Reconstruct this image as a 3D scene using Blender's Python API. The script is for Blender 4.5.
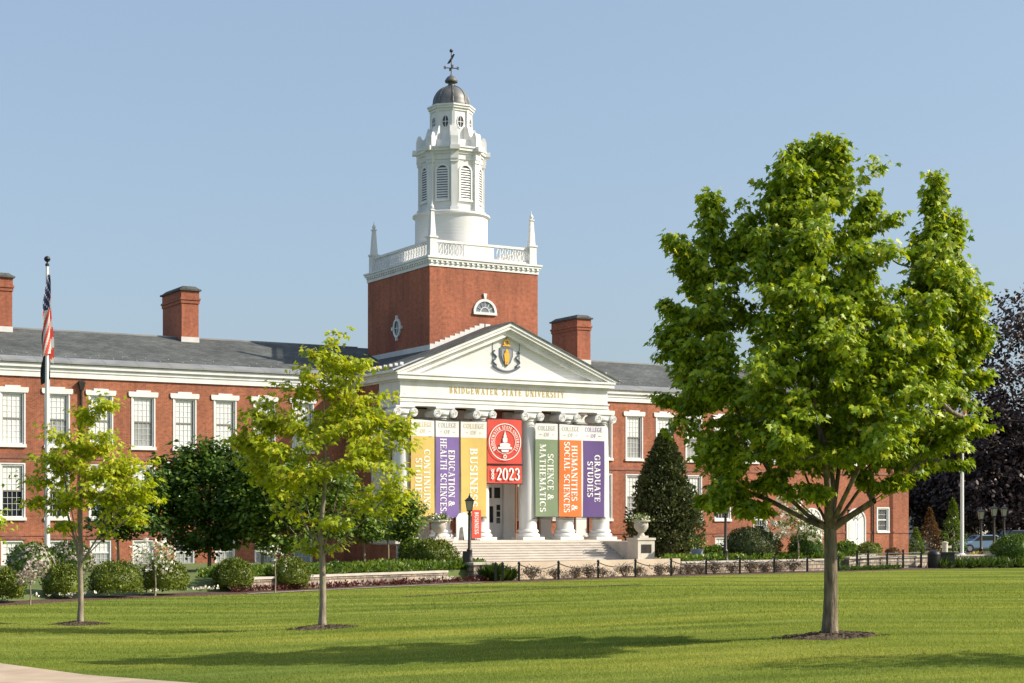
import bpy, math, random
import numpy as np
from mathutils import Vector, Matrix

for o in list(bpy.data.objects):
    bpy.data.objects.remove(o)
SC = bpy.context.scene
COL = SC.collection
R = math.radians
random.seed(7)
RNG = np.random.default_rng(7)

# ------------------------------------------------------------------ camera, sky, sun, exposure
F = 1700.0                                     # focal length in picture widths of 1024
cam_d = bpy.data.cameras.new('camera')
cam_d.sensor_width = 36.0
cam_d.lens = F / 1024 * 36.0
cam_d.shift_y = (525 - 341.5) / 1024
cam_d.clip_end = 5000
cam = bpy.data.objects.new('camera', cam_d)
COL.objects.link(cam)
cam.location = (0, 0, 2.2)
cam.rotation_euler = (R(90), 0, 0)
SC.camera = cam

SUN_EL, SUN_AZ = 36.0, -6.0                     # elevation; azimuth from +X towards +Y
W = bpy.data.worlds.new('World')
SC.world = W
W.use_nodes = True
nt = W.node_tree
sky = nt.nodes.new('ShaderNodeTexSky')
sky.sky_type = 'NISHITA'
sky.sun_disc = False
sky.sun_elevation = R(SUN_EL)
sky.sun_rotation = R(90 - SUN_AZ)
sky.air_density = 1.0
sky.dust_density = 3.0
sky.ozone_density = 1.0
hz = nt.nodes.new('ShaderNodeMix')                # thin even haze in the sky
hz.data_type = 'RGBA'
hz.inputs[0].default_value = 0.50
hz.inputs[7].default_value = (2.05, 2.76, 3.60, 1)
nt.links.new(sky.outputs[0], hz.inputs[6])
nt.links.new(hz.outputs[2], nt.nodes['Background'].inputs[0])
nt.nodes['Background'].inputs[1].default_value = 0.13
sd = bpy.data.lights.new('sun', 'SUN')
sd.energy = 4.6
sd.angle = R(0.53)
sd.color = (1.0, 0.92, 0.78)
sun = bpy.data.objects.new('sun', sd)
COL.objects.link(sun)
sv = Vector((math.cos(R(SUN_EL)) * math.cos(R(SUN_AZ)), math.cos(R(SUN_EL)) * math.sin(R(SUN_AZ)), math.sin(R(SUN_EL))))
sun.rotation_euler = sv.to_track_quat('Z', 'Y').to_euler()
sun.location = (60, 0, 60)
SC.view_settings.view_transform = 'Standard'
SC.view_settings.look = 'None'
SC.view_settings.gamma = 1
SC.view_settings.exposure = 0.56

# ------------------------------------------------------------------ object helpers
def tag(o, label=None, cat=None, group=None, kind=None):
    if label: o['label'] = label
    if cat: o['category'] = cat
    if group: o['group'] = group
    if kind: o['kind'] = kind
    return o

def thing(name, label, cat, loc=(0, 0, 0), rz=0.0, group=None):
    o = bpy.data.objects.new(name, None)
    COL.objects.link(o)
    o.location = loc
    o.rotation_euler = (0, 0, rz)
    o.empty_display_size = 0.3
    return tag(o, label, cat, group)

def dup(o, parent=None):
    c = o.copy()
    COL.objects.link(c)
    if parent is not None: c.parent = parent
    for ch in list(o.children):
        dup(ch, c)
    return c

class MB:
    """collects faces of one mesh"""
    def __init__(s):
        s.v, s.f, s.m = [], [], []
    def add(s, vs, fs, m=0):
        b = len(s.v)
        s.v += [tuple(p) for p in vs]
        s.f += [tuple(i + b for i in f) for f in fs]
        s.m += [m] * len(fs)
        return s
    def box(s, x0, x1, y0, y1, z0, z1, m=0):
        vs = [(x0,y0,z0),(x1,y0,z0),(x1,y1,z0),(x0,y1,z0),(x0,y0,z1),(x1,y0,z1),(x1,y1,z1),(x0,y1,z1)]
        return s.add(vs, [(0,3,2,1),(4,5,6,7),(0,1,5,4),(1,2,6,5),(2,3,7,6),(3,0,4,7)], m)
    def frustum(s, cx, cy, z0, z1, a0, b0, a1, b1, m=0):
        vs = [(cx-a0,cy-b0,z0),(cx+a0,cy-b0,z0),(cx+a0,cy+b0,z0),(cx-a0,cy+b0,z0),
              (cx-a1,cy-b1,z1),(cx+a1,cy-b1,z1),(cx+a1,cy+b1,z1),(cx-a1,cy+b1,z1)]
        return s.add(vs, [(0,3,2,1),(4,5,6,7),(0,1,5,4),(1,2,6,5),(2,3,7,6),(3,0,4,7)], m)
    def lathe(s, prof, n=24, c=(0, 0, 0), m=0, a0=0.0, cap=True):
        vs, fs = [], []
        for r, z in prof:
            for i in range(n):
                a = a0 + 2 * math.pi * i / n
                vs.append((c[0] + r * math.cos(a), c[1] + r * math.sin(a), c[2] + z))
        for k in range(len(prof) - 1):
            for i in range(n):
                j = (i + 1) % n
                fs.append((k*n+i, k*n+j, (k+1)*n+j, (k+1)*n+i))
        if cap:
            fs.append(tuple(reversed(range(n))))
            fs.append(tuple(range((len(prof)-1)*n, len(prof)*n)))
        return s.add(vs, fs, m)
    def prism_y(s, poly, y0, y1, m=0):
        """polygon in x,z (counter-clockwise seen from -y) extruded along y"""
        n = len(poly)
        vs = [(x, y0, z) for x, z in poly] + [(x, y1, z) for x, z in poly]
        fs = [tuple(range(n)), tuple(reversed(range(n, 2*n)))]
        for i in range(n):
            j = (i + 1) % n
            fs.append((i, i+n, j+n, j))
        return s.add(vs, fs, m)
    def prism_x(s, poly, x0, x1, m=0):
        n = len(poly)
        vs = [(x0, y, z) for y, z in poly] + [(x1, y, z) for y, z in poly]
        fs = [tuple(reversed(range(n))), tuple(range(n, 2*n))]
        for i in range(n):
            j = (i + 1) % n
            fs.append((i, j, j+n, i+n))
        return s.add(vs, fs, m)
    def prism_z(s, poly, z0, z1, m=0):
        n = len(poly)
        vs = [(x, y, z0) for x, y in poly] + [(x, y, z1) for x, y in poly]
        fs = [tuple(reversed(range(n))), tuple(range(n, 2*n))]
        for i in range(n):
            j = (i + 1) % n
            fs.append((i, j, j+n, i+n))
        return s.add(vs, fs, m)
    def tube(s, pts, rad, n=6, m=0, cap=True):
        pts = [Vector(p) for p in pts]
        if not hasattr(rad, '__len__'): rad = [rad] * len(pts)
        vs, fs = [], []
        up = Vector((0.31, 0.2, 0.93))
        for k, p in enumerate(pts):
            d = (pts[min(k+1, len(pts)-1)] - pts[max(k-1, 0)])
            if d.length < 1e-9: d = Vector((0, 0, 1))
            d.normalize()
            a = d.cross(up)
            if a.length < 1e-3: a = d.cross(Vector((1, 0, 0)))
            a.normalize()
            b = d.cross(a)
            for i in range(n):
                t = 2 * math.pi * i / n
                vs.append(p + rad[k] * (math.cos(t) * a + math.sin(t) * b))
        for k in range(len(pts) - 1):
            for i in range(n):
                j = (i + 1) % n
                fs.append((k*n+i, (k+1)*n+i, (k+1)*n+j, k*n+j))
        if cap:
            fs.append(tuple(range(n)))
            fs.append(tuple(reversed(range((len(pts)-1)*n, len(pts)*n))))
        return s.add(vs, fs, m)
    def ring(s, cx, y0, y1, cz, r0, r1, a0=0, a1=360, n=24, m=0, sx=1.0):
        """flat annulus sector in the x,z plane extruded along y"""
        full = abs(a1 - a0) >= 360
        k = n if full else n + 1
        vs, fs = [], []
        for i in range(k):
            a = R(a0 + (a1 - a0) * i / n)
            c, q = math.cos(a) * sx, math.sin(a)
            vs += [(cx+r0*c, y0, cz+r0*q), (cx+r1*c, y0, cz+r1*q), (cx+r1*c, y1, cz+r1*q), (cx+r0*c, y1, cz+r0*q)]
        for i in range(n):
            j = (i + 1) % k
            for e in range(4):
                g = (e + 1) % 4
                fs.append((i*4+e, i*4+g, j*4+g, j*4+e))
        if not full:
            fs += [(0,3,2,1), (n*4, n*4+1, n*4+2, n*4+3)]
        return s.add(vs, fs, m)
    def build(s, name, mats, parent=None, smooth=False, loc=None, rz=None):
        me = bpy.data.meshes.new(name)
        me.from_pydata(s.v, [], s.f)
        if not isinstance(mats, (list, tuple)): mats = [mats]
        for q in mats: me.materials.append(q)
        if len(mats) > 1: me.polygons.foreach_set('material_index', s.m)
        if smooth:
            me.polygons.foreach_set('use_smooth', [True] * len(me.polygons))
            try: me.set_sharp_from_angle(angle=R(35))
            except Exception: pass
        me.update()
        o = bpy.data.objects.new(name, me)
        COL.objects.link(o)
        if parent is not None: o.parent = parent
        if loc is not None: o.location = loc
        if rz is not None: o.rotation_euler = (0, 0, rz)
        return o

def np_mesh(name, verts, loops, starts, mats, parent=None, smooth=False, matidx=None):
    me = bpy.data.meshes.new(name)
    me.vertices.add(len(verts))
    me.vertices.foreach_set('co', np.ascontiguousarray(verts, dtype=np.float32).ravel())
    me.loops.add(len(loops))
    me.loops.foreach_set('vertex_index', np.ascontiguousarray(loops, dtype=np.int32))
    me.polygons.add(len(starts))
    me.polygons.foreach_set('loop_start', np.ascontiguousarray(starts, dtype=np.int32))
    for q in (mats if isinstance(mats, (list, tuple)) else [mats]): me.materials.append(q)
    if matidx is not None: me.polygons.foreach_set('material_index', np.ascontiguousarray(matidx, dtype=np.int32))
    if smooth: me.polygons.foreach_set('use_smooth', np.ones(len(starts), dtype=bool))
    me.update(calc_edges=True)
    o = bpy.data.objects.new(name, me)
    COL.objects.link(o)
    if parent is not None: o.parent = parent
    return o

# ------------------------------------------------------------------ materials
def mat(name, col, rough=0.6, metal=0.0, coat=0.0, spec=None):
    m = bpy.data.materials.new(name)
    m.use_nodes = True
    b = m.node_tree.nodes['Principled BSDF']
    b.inputs['Base Color'].default_value = (*col, 1)
    b.inputs['Roughness'].default_value = rough
    b.inputs['Metallic'].default_value = metal
    b.inputs['Coat Weight'].default_value = coat
    if spec is not None: b.inputs['Specular IOR Level'].default_value = spec
    return m

def N(m, t, **kw):
    n = m.node_tree.nodes.new(t)
    for k, v in kw.items(): setattr(n, k, v)
    return n

def L(m, a, b): m.node_tree.links.new(a, b)

def ramp(m, stops):
    n = N(m, 'ShaderNodeValToRGB')
    el = n.color_ramp.elements
    while len(el) < len(stops): el.new(0.5)
    for e, (p, c) in zip(el, stops):
        e.position = p
        e.color = (*c, 1)
    return n

def mixc(m, fac, a, b, mode='MIX'):
    n = N(m, 'ShaderNodeMix', data_type='RGBA', blend_type=mode)
    for sock, val in ((n.inputs[0], fac), (n.inputs[6], a), (n.inputs[7], b)):
        if isinstance(val, (int, float)): sock.default_value = val
        elif isinstance(val, tuple): sock.default_value = (*val, 1)
        else: L(m, val, sock)
    return n.outputs[2]

def noisy(name, c0, c1, scale=3.0, rough=0.7, detail=5, bump=0.0, stretch=(1, 1, 1), metal=0.0, bscale=None):
    m = mat(name, c0, rough, metal)
    tc = N(m, 'ShaderNodeTexCoord')
    mp = N(m, 'ShaderNodeMapping')
    mp.inputs['Scale'].default_value = stretch
    L(m, tc.outputs['Object'], mp.inputs[0])
    nz = N(m, 'ShaderNodeTexNoise')
    nz.inputs['Scale'].default_value = scale
    nz.inputs['Detail'].default_value = detail
    L(m, mp.outputs[0], nz.inputs[0])
    rp = ramp(m, [(0.3, c0), (0.7, c1)])
    L(m, nz.outputs[0], rp.inputs[0])
    b = m.node_tree.nodes['Principled BSDF']
    L(m, rp.outputs[0], b.inputs['Base Color'])
    if bump:
        n2 = N(m, 'ShaderNodeTexNoise')
        n2.inputs['Scale'].default_value = bscale or scale * 4
        n2.inputs['Detail'].default_value = 6
        L(m, mp.outputs[0], n2.inputs[0])
        bp = N(m, 'ShaderNodeBump')
        bp.inputs['Strength'].default_value = bump
        bp.inputs['Distance'].default_value = 0.03
        L(m, n2.outputs[0], bp.inputs['Height'])
        L(m, bp.outputs[0], b.inputs['Normal'])
    return m

def bricks(name, c1, c2, mortar, bw, rh, msize=0.01, offset=0.5, rough=0.85, roof=None, var=(0.75, 1.2), vscale=0.35, bump=0.25):
    """bricks on axis-aligned faces of an object: u = x + y, v = z (or along the slope of a roof)"""
    m = mat(name, c1, rough)
    tc = N(m, 'ShaderNodeTexCoord')
    sp = N(m, 'ShaderNodeSeparateXYZ')
    L(m, tc.outputs['Object'], sp.inputs[0])
    cb = N(m, 'ShaderNodeCombineXYZ')
    ad = N(m, 'ShaderNodeMath', operation='ADD')
    L(m, sp.outputs[0], ad.inputs[0])
    if roof is None:
        L(m, sp.outputs[1], ad.inputs[1])
        L(m, sp.outputs[2], cb.inputs[1])
    else:
        ad.inputs[1].default_value = 0
        if roof == 'y':
            ad2 = N(m, 'ShaderNodeMath', operation='MULTIPLY')
            ad2.inputs[1].default_value = 1.06
            L(m, sp.outputs[1], ad2.inputs[0])
            L(m, ad2.outputs[0], cb.inputs[1])
        else:
            L(m, sp.outputs[1], ad.inputs[0])
            ad2 = N(m, 'ShaderNodeMath', operation='MULTIPLY')
            ad2.inputs[1].default_value = 1.08
            L(m, sp.outputs[0], ad2.inputs[0])
            L(m, ad2.outputs[0], cb.inputs[1])
    L(m, ad.outputs[0], cb.inputs[0])
    bt = N(m, 'ShaderNodeTexBrick', offset=offset)
    bt.inputs['Color1'].default_value = (*c1, 1)
    bt.inputs['Color2'].default_value = (*c2, 1)
    bt.inputs['Mortar'].default_value = (*mortar, 1)
    bt.inputs['Scale'].default_value = 1.0
    bt.inputs['Mortar Size'].default_value = msize
    bt.inputs['Brick Width'].default_value = bw
    bt.inputs['Row Height'].default_value = rh
    bt.inputs['Bias'].default_value = 0.0
    L(m, cb.outputs[0], bt.inputs['Vector'])
    nz = N(m, 'ShaderNodeTexNoise')
    nz.inputs['Scale'].default_value = vscale
    nz.inputs['Detail'].default_value = 8
    L(m, tc.outputs['Object'], nz.inputs[0])
    rp = ramp(m, [(0.3, (var[0],)*3), (0.7, (var[1],)*3)])
    L(m, nz.outputs[0], rp.inputs[0])
    n2 = N(m, 'ShaderNodeTexNoise')
    n2.inputs['Scale'].default_value = 5.0
    n2.inputs['Detail'].default_value = 3
    L(m, cb.outputs[0], n2.inputs[0])
    r2 = ramp(m, [(0.3, (0.8,)*3), (0.7, (1.18,)*3)])
    L(m, n2.outputs[0], r2.inputs[0])
    c = mixc(m, 1.0, bt.outputs[0], rp.outputs[0], 'MULTIPLY')
    c = mixc(m, 1.0, c, r2.outputs[0], 'MULTIPLY')
    mp = N(m, 'ShaderNodeMapping'); mp.inputs['Scale'].default_value = (1.6, 1.6, 0.18)
    L(m, tc.outputs['Object'], mp.inputs[0])
    n3 = N(m, 'ShaderNodeTexNoise'); n3.inputs['Scale'].default_value = 1.0; n3.inputs['Detail'].default_value = 7; n3.inputs['Roughness'].default_value = 0.65
    L(m, mp.outputs[0], n3.inputs[0])
    r3 = ramp(m, [(0.32, (0.74, 0.72, 0.72)), (0.55, (1.0, 1.0, 1.0)), (0.75, (1.14, 1.12, 1.1))])
    L(m, n3.outputs[0], r3.inputs[0])
    c = mixc(m, 1.0, c, r3.outputs[0], 'MULTIPLY')
    b = m.node_tree.nodes['Principled BSDF']
    L(m, c, b.inputs['Base Color'])
    bp = N(m, 'ShaderNodeBump')
    bp.inputs['Strength'].default_value = bump
    bp.inputs['Distance'].default_value = 0.02
    bp.invert = True
    L(m, bt.outputs['Fac'], bp.inputs['Height'])
    L(m, bp.outputs[0], b.inputs['Normal'])
    return m

def leafmat(name, dark, light, tip=None, transl=0.35, rough=0.45, tcol=1.3):
    """leaf: colour differs from leaf to leaf, and light passes through"""
    m = bpy.data.materials.new(name)
    m.use_nodes = True
    b = m.node_tree.nodes['Principled BSDF']
    out = m.node_tree.nodes['Material Output']
    g = N(m, 'ShaderNodeNewGeometry')
    stops = [(0.0, dark), (0.85, light)]
    if tip: stops.append((1.0, tip))
    rp = ramp(m, stops)
    L(m, g.outputs['Random Per Island'], rp.inputs[0])
    L(m, rp.outputs[0], b.inputs['Base Color'])
    b.inputs['Roughness'].default_value = rough
    b.inputs['Specular IOR Level'].default_value = 0.35
    t = N(m, 'ShaderNodeBsdfTranslucent')
    c = mixc(m, 1.0, rp.outputs[0], (tcol * 1.05, tcol, tcol * 0.55), 'MULTIPLY')
    L(m, c, t.inputs[0])
    mx = N(m, 'ShaderNodeMixShader')
    mx.inputs[0].default_value = transl
    L(m, b.outputs[0], mx.inputs[1])
    L(m, t.outputs[0], mx.inputs[2])
    L(m, mx.outputs[0], out.inputs[0])
    return m

M = {}
M['brick'] = bricks('brick', (0.37, 0.105, 0.044), (0.25, 0.066, 0.030), (0.34, 0.16, 0.095), 0.22, 0.075, 0.012)
M['brick_tower'] = bricks('brick_tower', (0.37, 0.10, 0.043), (0.29, 0.074, 0.034), (0.33, 0.14, 0.085), 0.22, 0.075, 0.012)
M['brick_band'] = bricks('brick_band', (0.30, 0.10, 0.06), (0.24, 0.075, 0.045), (0.30, 0.17, 0.12), 0.08, 0.22, 0.01)
M['slate'] = bricks('slate', (0.095, 0.102, 0.098), (0.06, 0.066, 0.065), (0.035, 0.038, 0.038), 0.42, 0.26, 0.012, roof='y', var=(0.7, 1.35), vscale=0.5)
M['slate_side'] = bricks('slate_side', (0.09, 0.095, 0.092), (0.06, 0.065, 0.064), (0.06, 0.065, 0.065), 0.42, 0.26, 0.012, roof='x', var=(0.7, 1.35), vscale=0.5)
M['white'] = noisy('white_paint', (0.62, 0.61, 0.585), (0.76, 0.755, 0.745), 1.4, 0.55, detail=9, stretch=(1, 1, 0.35))
def clapboard(name):
    m = noisy(name, (0.66, 0.655, 0.645), (0.72, 0.715, 0.705), 0.7, 0.55)
    tc = N(m, 'ShaderNodeTexCoord')
    wv = N(m, 'ShaderNodeTexWave', wave_type='BANDS', bands_direction='Z', wave_profile='SAW')
    wv.inputs['Scale'].default_value = 2 * math.pi / 0.2 / 20
    wv.inputs['Distortion'].default_value = 0
    L(m, tc.outputs['Object'], wv.inputs[0])
    bp = N(m, 'ShaderNodeBump')
    bp.inputs['Strength'].default_value = 0.8
    bp.inputs['Distance'].default_value = 0.03
    L(m, wv.outputs[1], bp.inputs['Height'])
    L(m, bp.outputs[0], m.node_tree.nodes['Principled BSDF'].inputs['Normal'])
    return m
M['clap'] = clapboard('white_boards')
M['stone'] = noisy('pale_stone', (0.50, 0.45, 0.38), (0.62, 0.57, 0.49), 1.2, 0.8, bump=0.2)
M['step'] = noisy('step_stone', (0.50, 0.45, 0.395), (0.60, 0.55, 0.49), 1.5, 0.8, bump=0.2)
M['tan'] = noisy('tan_wall', (0.40, 0.315, 0.225), (0.52, 0.425, 0.32), 0.9, 0.85, bump=0.3)
M['field'] = bricks('field_stone', (0.42, 0.33, 0.25), (0.24, 0.19, 0.15), (0.13, 0.11, 0.09), 0.55, 0.24, 0.03, var=(0.6, 1.4), vscale=1.7, bump=0.8)
M['field2'] = bricks('pale_field_stone', (0.50, 0.42, 0.33), (0.34, 0.28, 0.22), (0.16, 0.13, 0.10), 0.6, 0.26, 0.03, var=(0.7, 1.3), vscale=1.7, bump=0.8)
M['cap'] = noisy('wall_cap', (0.40, 0.36, 0.31), (0.52, 0.47, 0.41), 2.0, 0.85, bump=0.3)
M['dark'] = mat('dark_metal', (0.02, 0.02, 0.022), 0.45, 0.3)
M['bronze'] = noisy('bronze', (0.03, 0.026, 0.023), (0.055, 0.045, 0.038), 3, 0.45, metal=0.4)
M['lead'] = noisy('lead_dome', (0.07, 0.072, 0.075), (0.20, 0.195, 0.185), 1.3, 0.5, stretch=(1, 1, 0.5), metal=0.25)
M['flash'] = noisy('lead_flashing', (0.19, 0.195, 0.195), (0.28, 0.28, 0.275), 0.9, 0.5, metal=0.1)
M['flashw'] = noisy('pale_flashing', (0.55, 0.54, 0.52), (0.68, 0.67, 0.64), 1.5, 0.5)
M['glass'] = mat('window_glass', (0.018, 0.022, 0.026), 0.06, 0, 0, 0.7)
M['sash'] = mat('sash_rail', (0.20, 0.19, 0.175), 0.5)
M['blind'] = noisy('roller_blind', (0.70, 0.70, 0.67), (0.78, 0.77, 0.74), 1.5, 0.35)
M['blind'].node_tree.nodes['Principled BSDF'].inputs['Coat Weight'].default_value = 0.6
M['curtain'] = noisy('lower_curtain', (0.27, 0.28, 0.27), (0.36, 0.37, 0.355), 2.0, 0.3)  # lower half of the blind; weaker reflection and tree shade put into its grey
M['muntin'] = mat('muntin', (0.66, 0.66, 0.64), 0.5)
M['gold'] = mat('gold_leaf', (0.52, 0.38, 0.11), 0.45, 0.25)
M['goldc'] = mat('crest_gold', (0.70, 0.38, 0.04), 0.4, 0.2)
M['slateblue'] = mat('crest_blue', (0.10, 0.12, 0.16), 0.5)
M['silver'] = mat('crest_silver', (0.22, 0.235, 0.26), 0.5)
M['conc'] = noisy('concrete_walk', (0.36, 0.265, 0.185), (0.48, 0.37, 0.27), 1.3, 0.9, bump=0.15)
M['pole'] = mat('white_pole', (0.75, 0.75, 0.74), 0.35)
M['mulch'] = noisy('mulch', (0.035, 0.018, 0.012), (0.11, 0.06, 0.04), 14, 0.95, bump=1.0, bscale=45)
M['mulch2'] = noisy('brown_mulch', (0.035, 0.024, 0.014), (0.13, 0.09, 0.055), 16, 0.95, bump=1.0, bscale=45)
M['bark'] = noisy('grey_bark', (0.075, 0.055, 0.038), (0.27, 0.215, 0.15), 11, 0.95, detail=8, bump=1.0, stretch=(1, 1, 0.22), bscale=26)
M['bark2'] = noisy('pale_bark', (0.15, 0.12, 0.085), (0.34, 0.285, 0.21), 12, 0.9, bump=0.6, stretch=(1, 1, 0.25), bscale=18)
M['barkd'] = noisy('dark_bark', (0.045, 0.035, 0.03), (0.10, 0.085, 0.07), 5, 0.9, bump=0.6, stretch=(1, 1, 0.25), bscale=14)
def cloth(name, col, transl=0.15):
    m = noisy(name, tuple(c * 0.93 for c in col), tuple(min(1, c * 1.05) for c in col), 1.6, 0.75)
    b = m.node_tree.nodes['Principled BSDF']
    t = N(m, 'ShaderNodeBsdfTranslucent')
    t.inputs[0].default_value = (*col, 1)
    mx = N(m, 'ShaderNodeMixShader')
    mx.inputs[0].default_value = transl
    L(m, b.outputs[0], mx.inputs[1])
    L(m, t.outputs[0], mx.inputs[2])
    L(m, mx.outputs[0], m.node_tree.nodes['Material Output'].inputs[0])
    return m
M['c_white'] = cloth('white_cloth', (0.66, 0.64, 0.60))
M['c_head'] = cloth('header_cloth', (0.80, 0.79, 0.77))
M['c_yellow'] = cloth('yellow_cloth', (0.70, 0.49, 0.14))
M['c_purple'] = cloth('purple_cloth', (0.20, 0.13, 0.36))
M['c_purple2'] = cloth('deep_purple_cloth', (0.115, 0.065, 0.22))
M['c_green'] = cloth('sage_cloth', (0.215, 0.285, 0.165))
M['c_orange'] = cloth('orange_cloth', (0.80, 0.19, 0.035))
M['c_red'] = cloth('red_cloth', (0.68, 0.075, 0.05))
M['ink_w'] = mat('white_ink', (0.82, 0.80, 0.75), 0.7)
M['ink_g'] = mat('grey_ink', (0.42, 0.40, 0.36), 0.7)
M['ink_y'] = mat('ochre_ink', (0.60, 0.50, 0.28), 0.7)
M['ink_p'] = mat('purple_ink', (0.26, 0.20, 0.38), 0.7)
M['navy'] = cloth('navy_cloth', (0.025, 0.035, 0.10))
M['black_c'] = cloth('black_cloth', (0.012, 0.012, 0.014))

# lawn: mown grass
def lawnmat():
    m = mat('lawn_grass', (0.1, 0.15, 0.03), 1.0, spec=0.0)
    b = m.node_tree.nodes['Principled BSDF']
    tc = N(m, 'ShaderNodeTexCoord')
    def nz(scale, stretch, det=4):
        mp = N(m, 'ShaderNodeMapping')
        mp.inputs['Scale'].default_value = stretch
        mp.inputs['Rotation'].default_value = (0, 0, R(-6))
        L(m, tc.outputs['Object'], mp.inputs[0])
        n = N(m, 'ShaderNodeTexNoise')
        n.inputs['Scale'].default_value = scale
        n.inputs['Detail'].default_value = det
        L(m, mp.outputs[0], n.inputs[0])
        return n.outputs[0]
    r1 = ramp(m, [(0.3, (0.120, 0.158, 0.027)), (0.72, (0.195, 0.228, 0.050))])
    L(m, nz(0.9, (0.35, 1.0, 1)), r1.inputs[0])
    r2 = ramp(m, [(0.25, (0.6, 0.64, 0.6)), (0.75, (1.36, 1.32, 1.3))])
    L(m, nz(22.0, (1, 0.4, 1), 6), r2.inputs[0])
    r3 = ramp(m, [(0.35, (0.86, 0.9, 0.9)), (0.65, (1.12, 1.06, 1.0))])
    L(m, nz(0.28, (0.22, 1, 1), 2), r3.inputs[0])
    c = mixc(m, 1.0, r1.outputs[0], r2.outputs[0], 'MULTIPLY')
    c = mixc(m, 1.0, c, r3.outputs[0], 'MULTIPLY')
    L(m, c, b.inputs['Base Color'])
    bp = N(m, 'ShaderNodeBump')
    bp.inputs['Strength'].default_value = 0.7
    bp.inputs['Distance'].default_value = 0.04
    L(m, nz(30.0, (1, 0.5, 1), 6), bp.inputs['Height'])
    L(m, bp.outputs[0], b.inputs['Normal'])
    return m
M['lawn'] = lawnmat()
def patchy(m):
    """lusher and drier streaks across the sward"""
    nt_ = m.node_tree
    tc = N(m, 'ShaderNodeTexCoord')
    mp = N(m, 'ShaderNodeMapping'); mp.inputs['Scale'].default_value = (0.16, 0.9, 1); mp.inputs['Rotation'].default_value = (0, 0, R(-8))
    L(m, tc.outputs['Object'], mp.inputs[0])
    nz = N(m, 'ShaderNodeTexNoise'); nz.inputs['Scale'].default_value = 0.55; nz.inputs['Detail'].default_value = 6
    L(m, mp.outputs[0], nz.inputs[0])
    rp = ramp(m, [(0.34, (0.62, 0.72, 0.75)), (0.5, (0.97, 0.99, 0.98)), (0.66, (1.34, 1.2, 1.25))])
    L(m, nz.outputs[0], rp.inputs[0])
    for lk in list(nt_.links):
        if lk.to_socket.name == 'Base Color' or (lk.to_node.type == 'BSDF_TRANSLUCENT' and lk.to_socket.name == 'Color'):
            src, dst = lk.from_socket, lk.to_socket
            nt_.links.remove(lk)
            L(m, mixc(m, 1.0, src, rp.outputs[0], 'MULTIPLY'), dst)
    return m
patchy(M['lawn'])
M['grass'] = leafmat('grass_blade', (0.138, 0.190, 0.025), (0.308, 0.340, 0.068), None, 0.45, 0.8)
patchy(M['grass'])
M['upper'] = noisy('upper_grass', (0.07, 0.10, 0.022), (0.12, 0.15, 0.035), 0.6, 0.9, bump=0.5, bscale=14)
M['maple'] = leafmat('maple_leaf', (0.085, 0.165, 0.008), (0.370, 0.460, 0.014), (0.52, 0.50, 0.03), 0.32)
M['young'] = leafmat('young_maple_leaf', (0.22, 0.30, 0.012), (0.50, 0.54, 0.022), (0.60, 0.48, 0.05), 0.45)
M['dkleaf'] = leafmat('dark_leaf', (0.030, 0.075, 0.012), (0.115, 0.190, 0.026), (0.17, 0.24, 0.04), 0.3, 0.35)
M['midleaf'] = leafmat('mid_leaf', (0.050, 0.105, 0.012), (0.150, 0.225, 0.024), (0.25, 0.30, 0.03), 0.3, 0.4)
M['box'] = leafmat('boxwood_leaf', (0.050, 0.085, 0.010), (0.165, 0.200, 0.022), (0.24, 0.26, 0.03), 0.2, 0.45)
M['yew'] = leafmat('yew_needle', (0.032, 0.050, 0.016), (0.105, 0.128, 0.040), (0.14, 0.13, 0.05), 0.15, 0.6)
M['copper'] = leafmat('copper_leaf', (0.022, 0.015, 0.016), (0.062, 0.040, 0.042), (0.10, 0.062, 0.058), 0.15, 0.45)
M['rust'] = leafmat('rust_leaf', (0.10, 0.055, 0.02), (0.18, 0.10, 0.04), None, 0.2)
M['redleaf'] = leafmat('red_leaf', (0.06, 0.015, 0.014), (0.13, 0.035, 0.03), None, 0.2)
M['petal'] = leafmat('white_petal', (0.68, 0.62, 0.55), (0.82, 0.78, 0.72), None, 0.25)
M['pink'] = leafmat('pink_petal', (0.34, 0.26, 0.25), (0.55, 0.45, 0.43), None, 0.25)
M['twig'] = leafmat('dry_twig_leaf', (0.10, 0.07, 0.05), (0.22, 0.16, 0.12), None, 0.1)
M['blade'] = leafmat('grass_clump_leaf', (0.035, 0.075, 0.012), (0.085, 0.135, 0.022), None, 0.3)

# ------------------------------------------------------------------ ground
EX = [-900, -60, -30, -18, -15.7, -10.8, -8, -2.95, 2.4, 11, 15.5, 27.7, 34, 60, 900]
EY = [15, 22, 44, 59.8, 64.6, 70.2, 74.5, 81, 87, 96, 99.5, 110, 112.7, 122, 170]
def edge(x): return np.interp(x, EX, EY)
def terr(x, y):
    s = np.clip((np.asarray(x, float) + 8) / 15, 0, 1)
    t = np.clip((85 - np.asarray(y, float)) / 45, 0, 1)
    return -0.65 + 0.65 * s * t
def px(x, Z): return (x - 512) * Z / F          # sideways position of a picture column at depth Z
def zy(y, Z): return 2.2 - (y - 525) * Z / F    # height of a picture row at depth Z

def sheet(name, xs, rows, m, kind='structure'):
    """rows: list of functions x -> (y, z)"""
    xs = np.asarray(xs, float)
    V = []
    for fn in rows:
        y, z = fn(xs)
        V.append(np.stack([xs, np.broadcast_to(y, xs.shape), np.broadcast_to(z, xs.shape)], 1))
    n, k = len(xs), len(rows)
    V = np.concatenate(V)
    i, j = np.meshgrid(np.arange(n - 1), np.arange(k - 1))
    i, j = i.ravel(), j.ravel()
    q = np.stack([j*n+i, j*n+i+1, (j+1)*n+i+1, (j+1)*n+i], 1)
    o = np_mesh(name, V, q.ravel(), np.arange(0, 4*len(q), 4), m, smooth=True)
    return tag(o, kind=kind)

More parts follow.
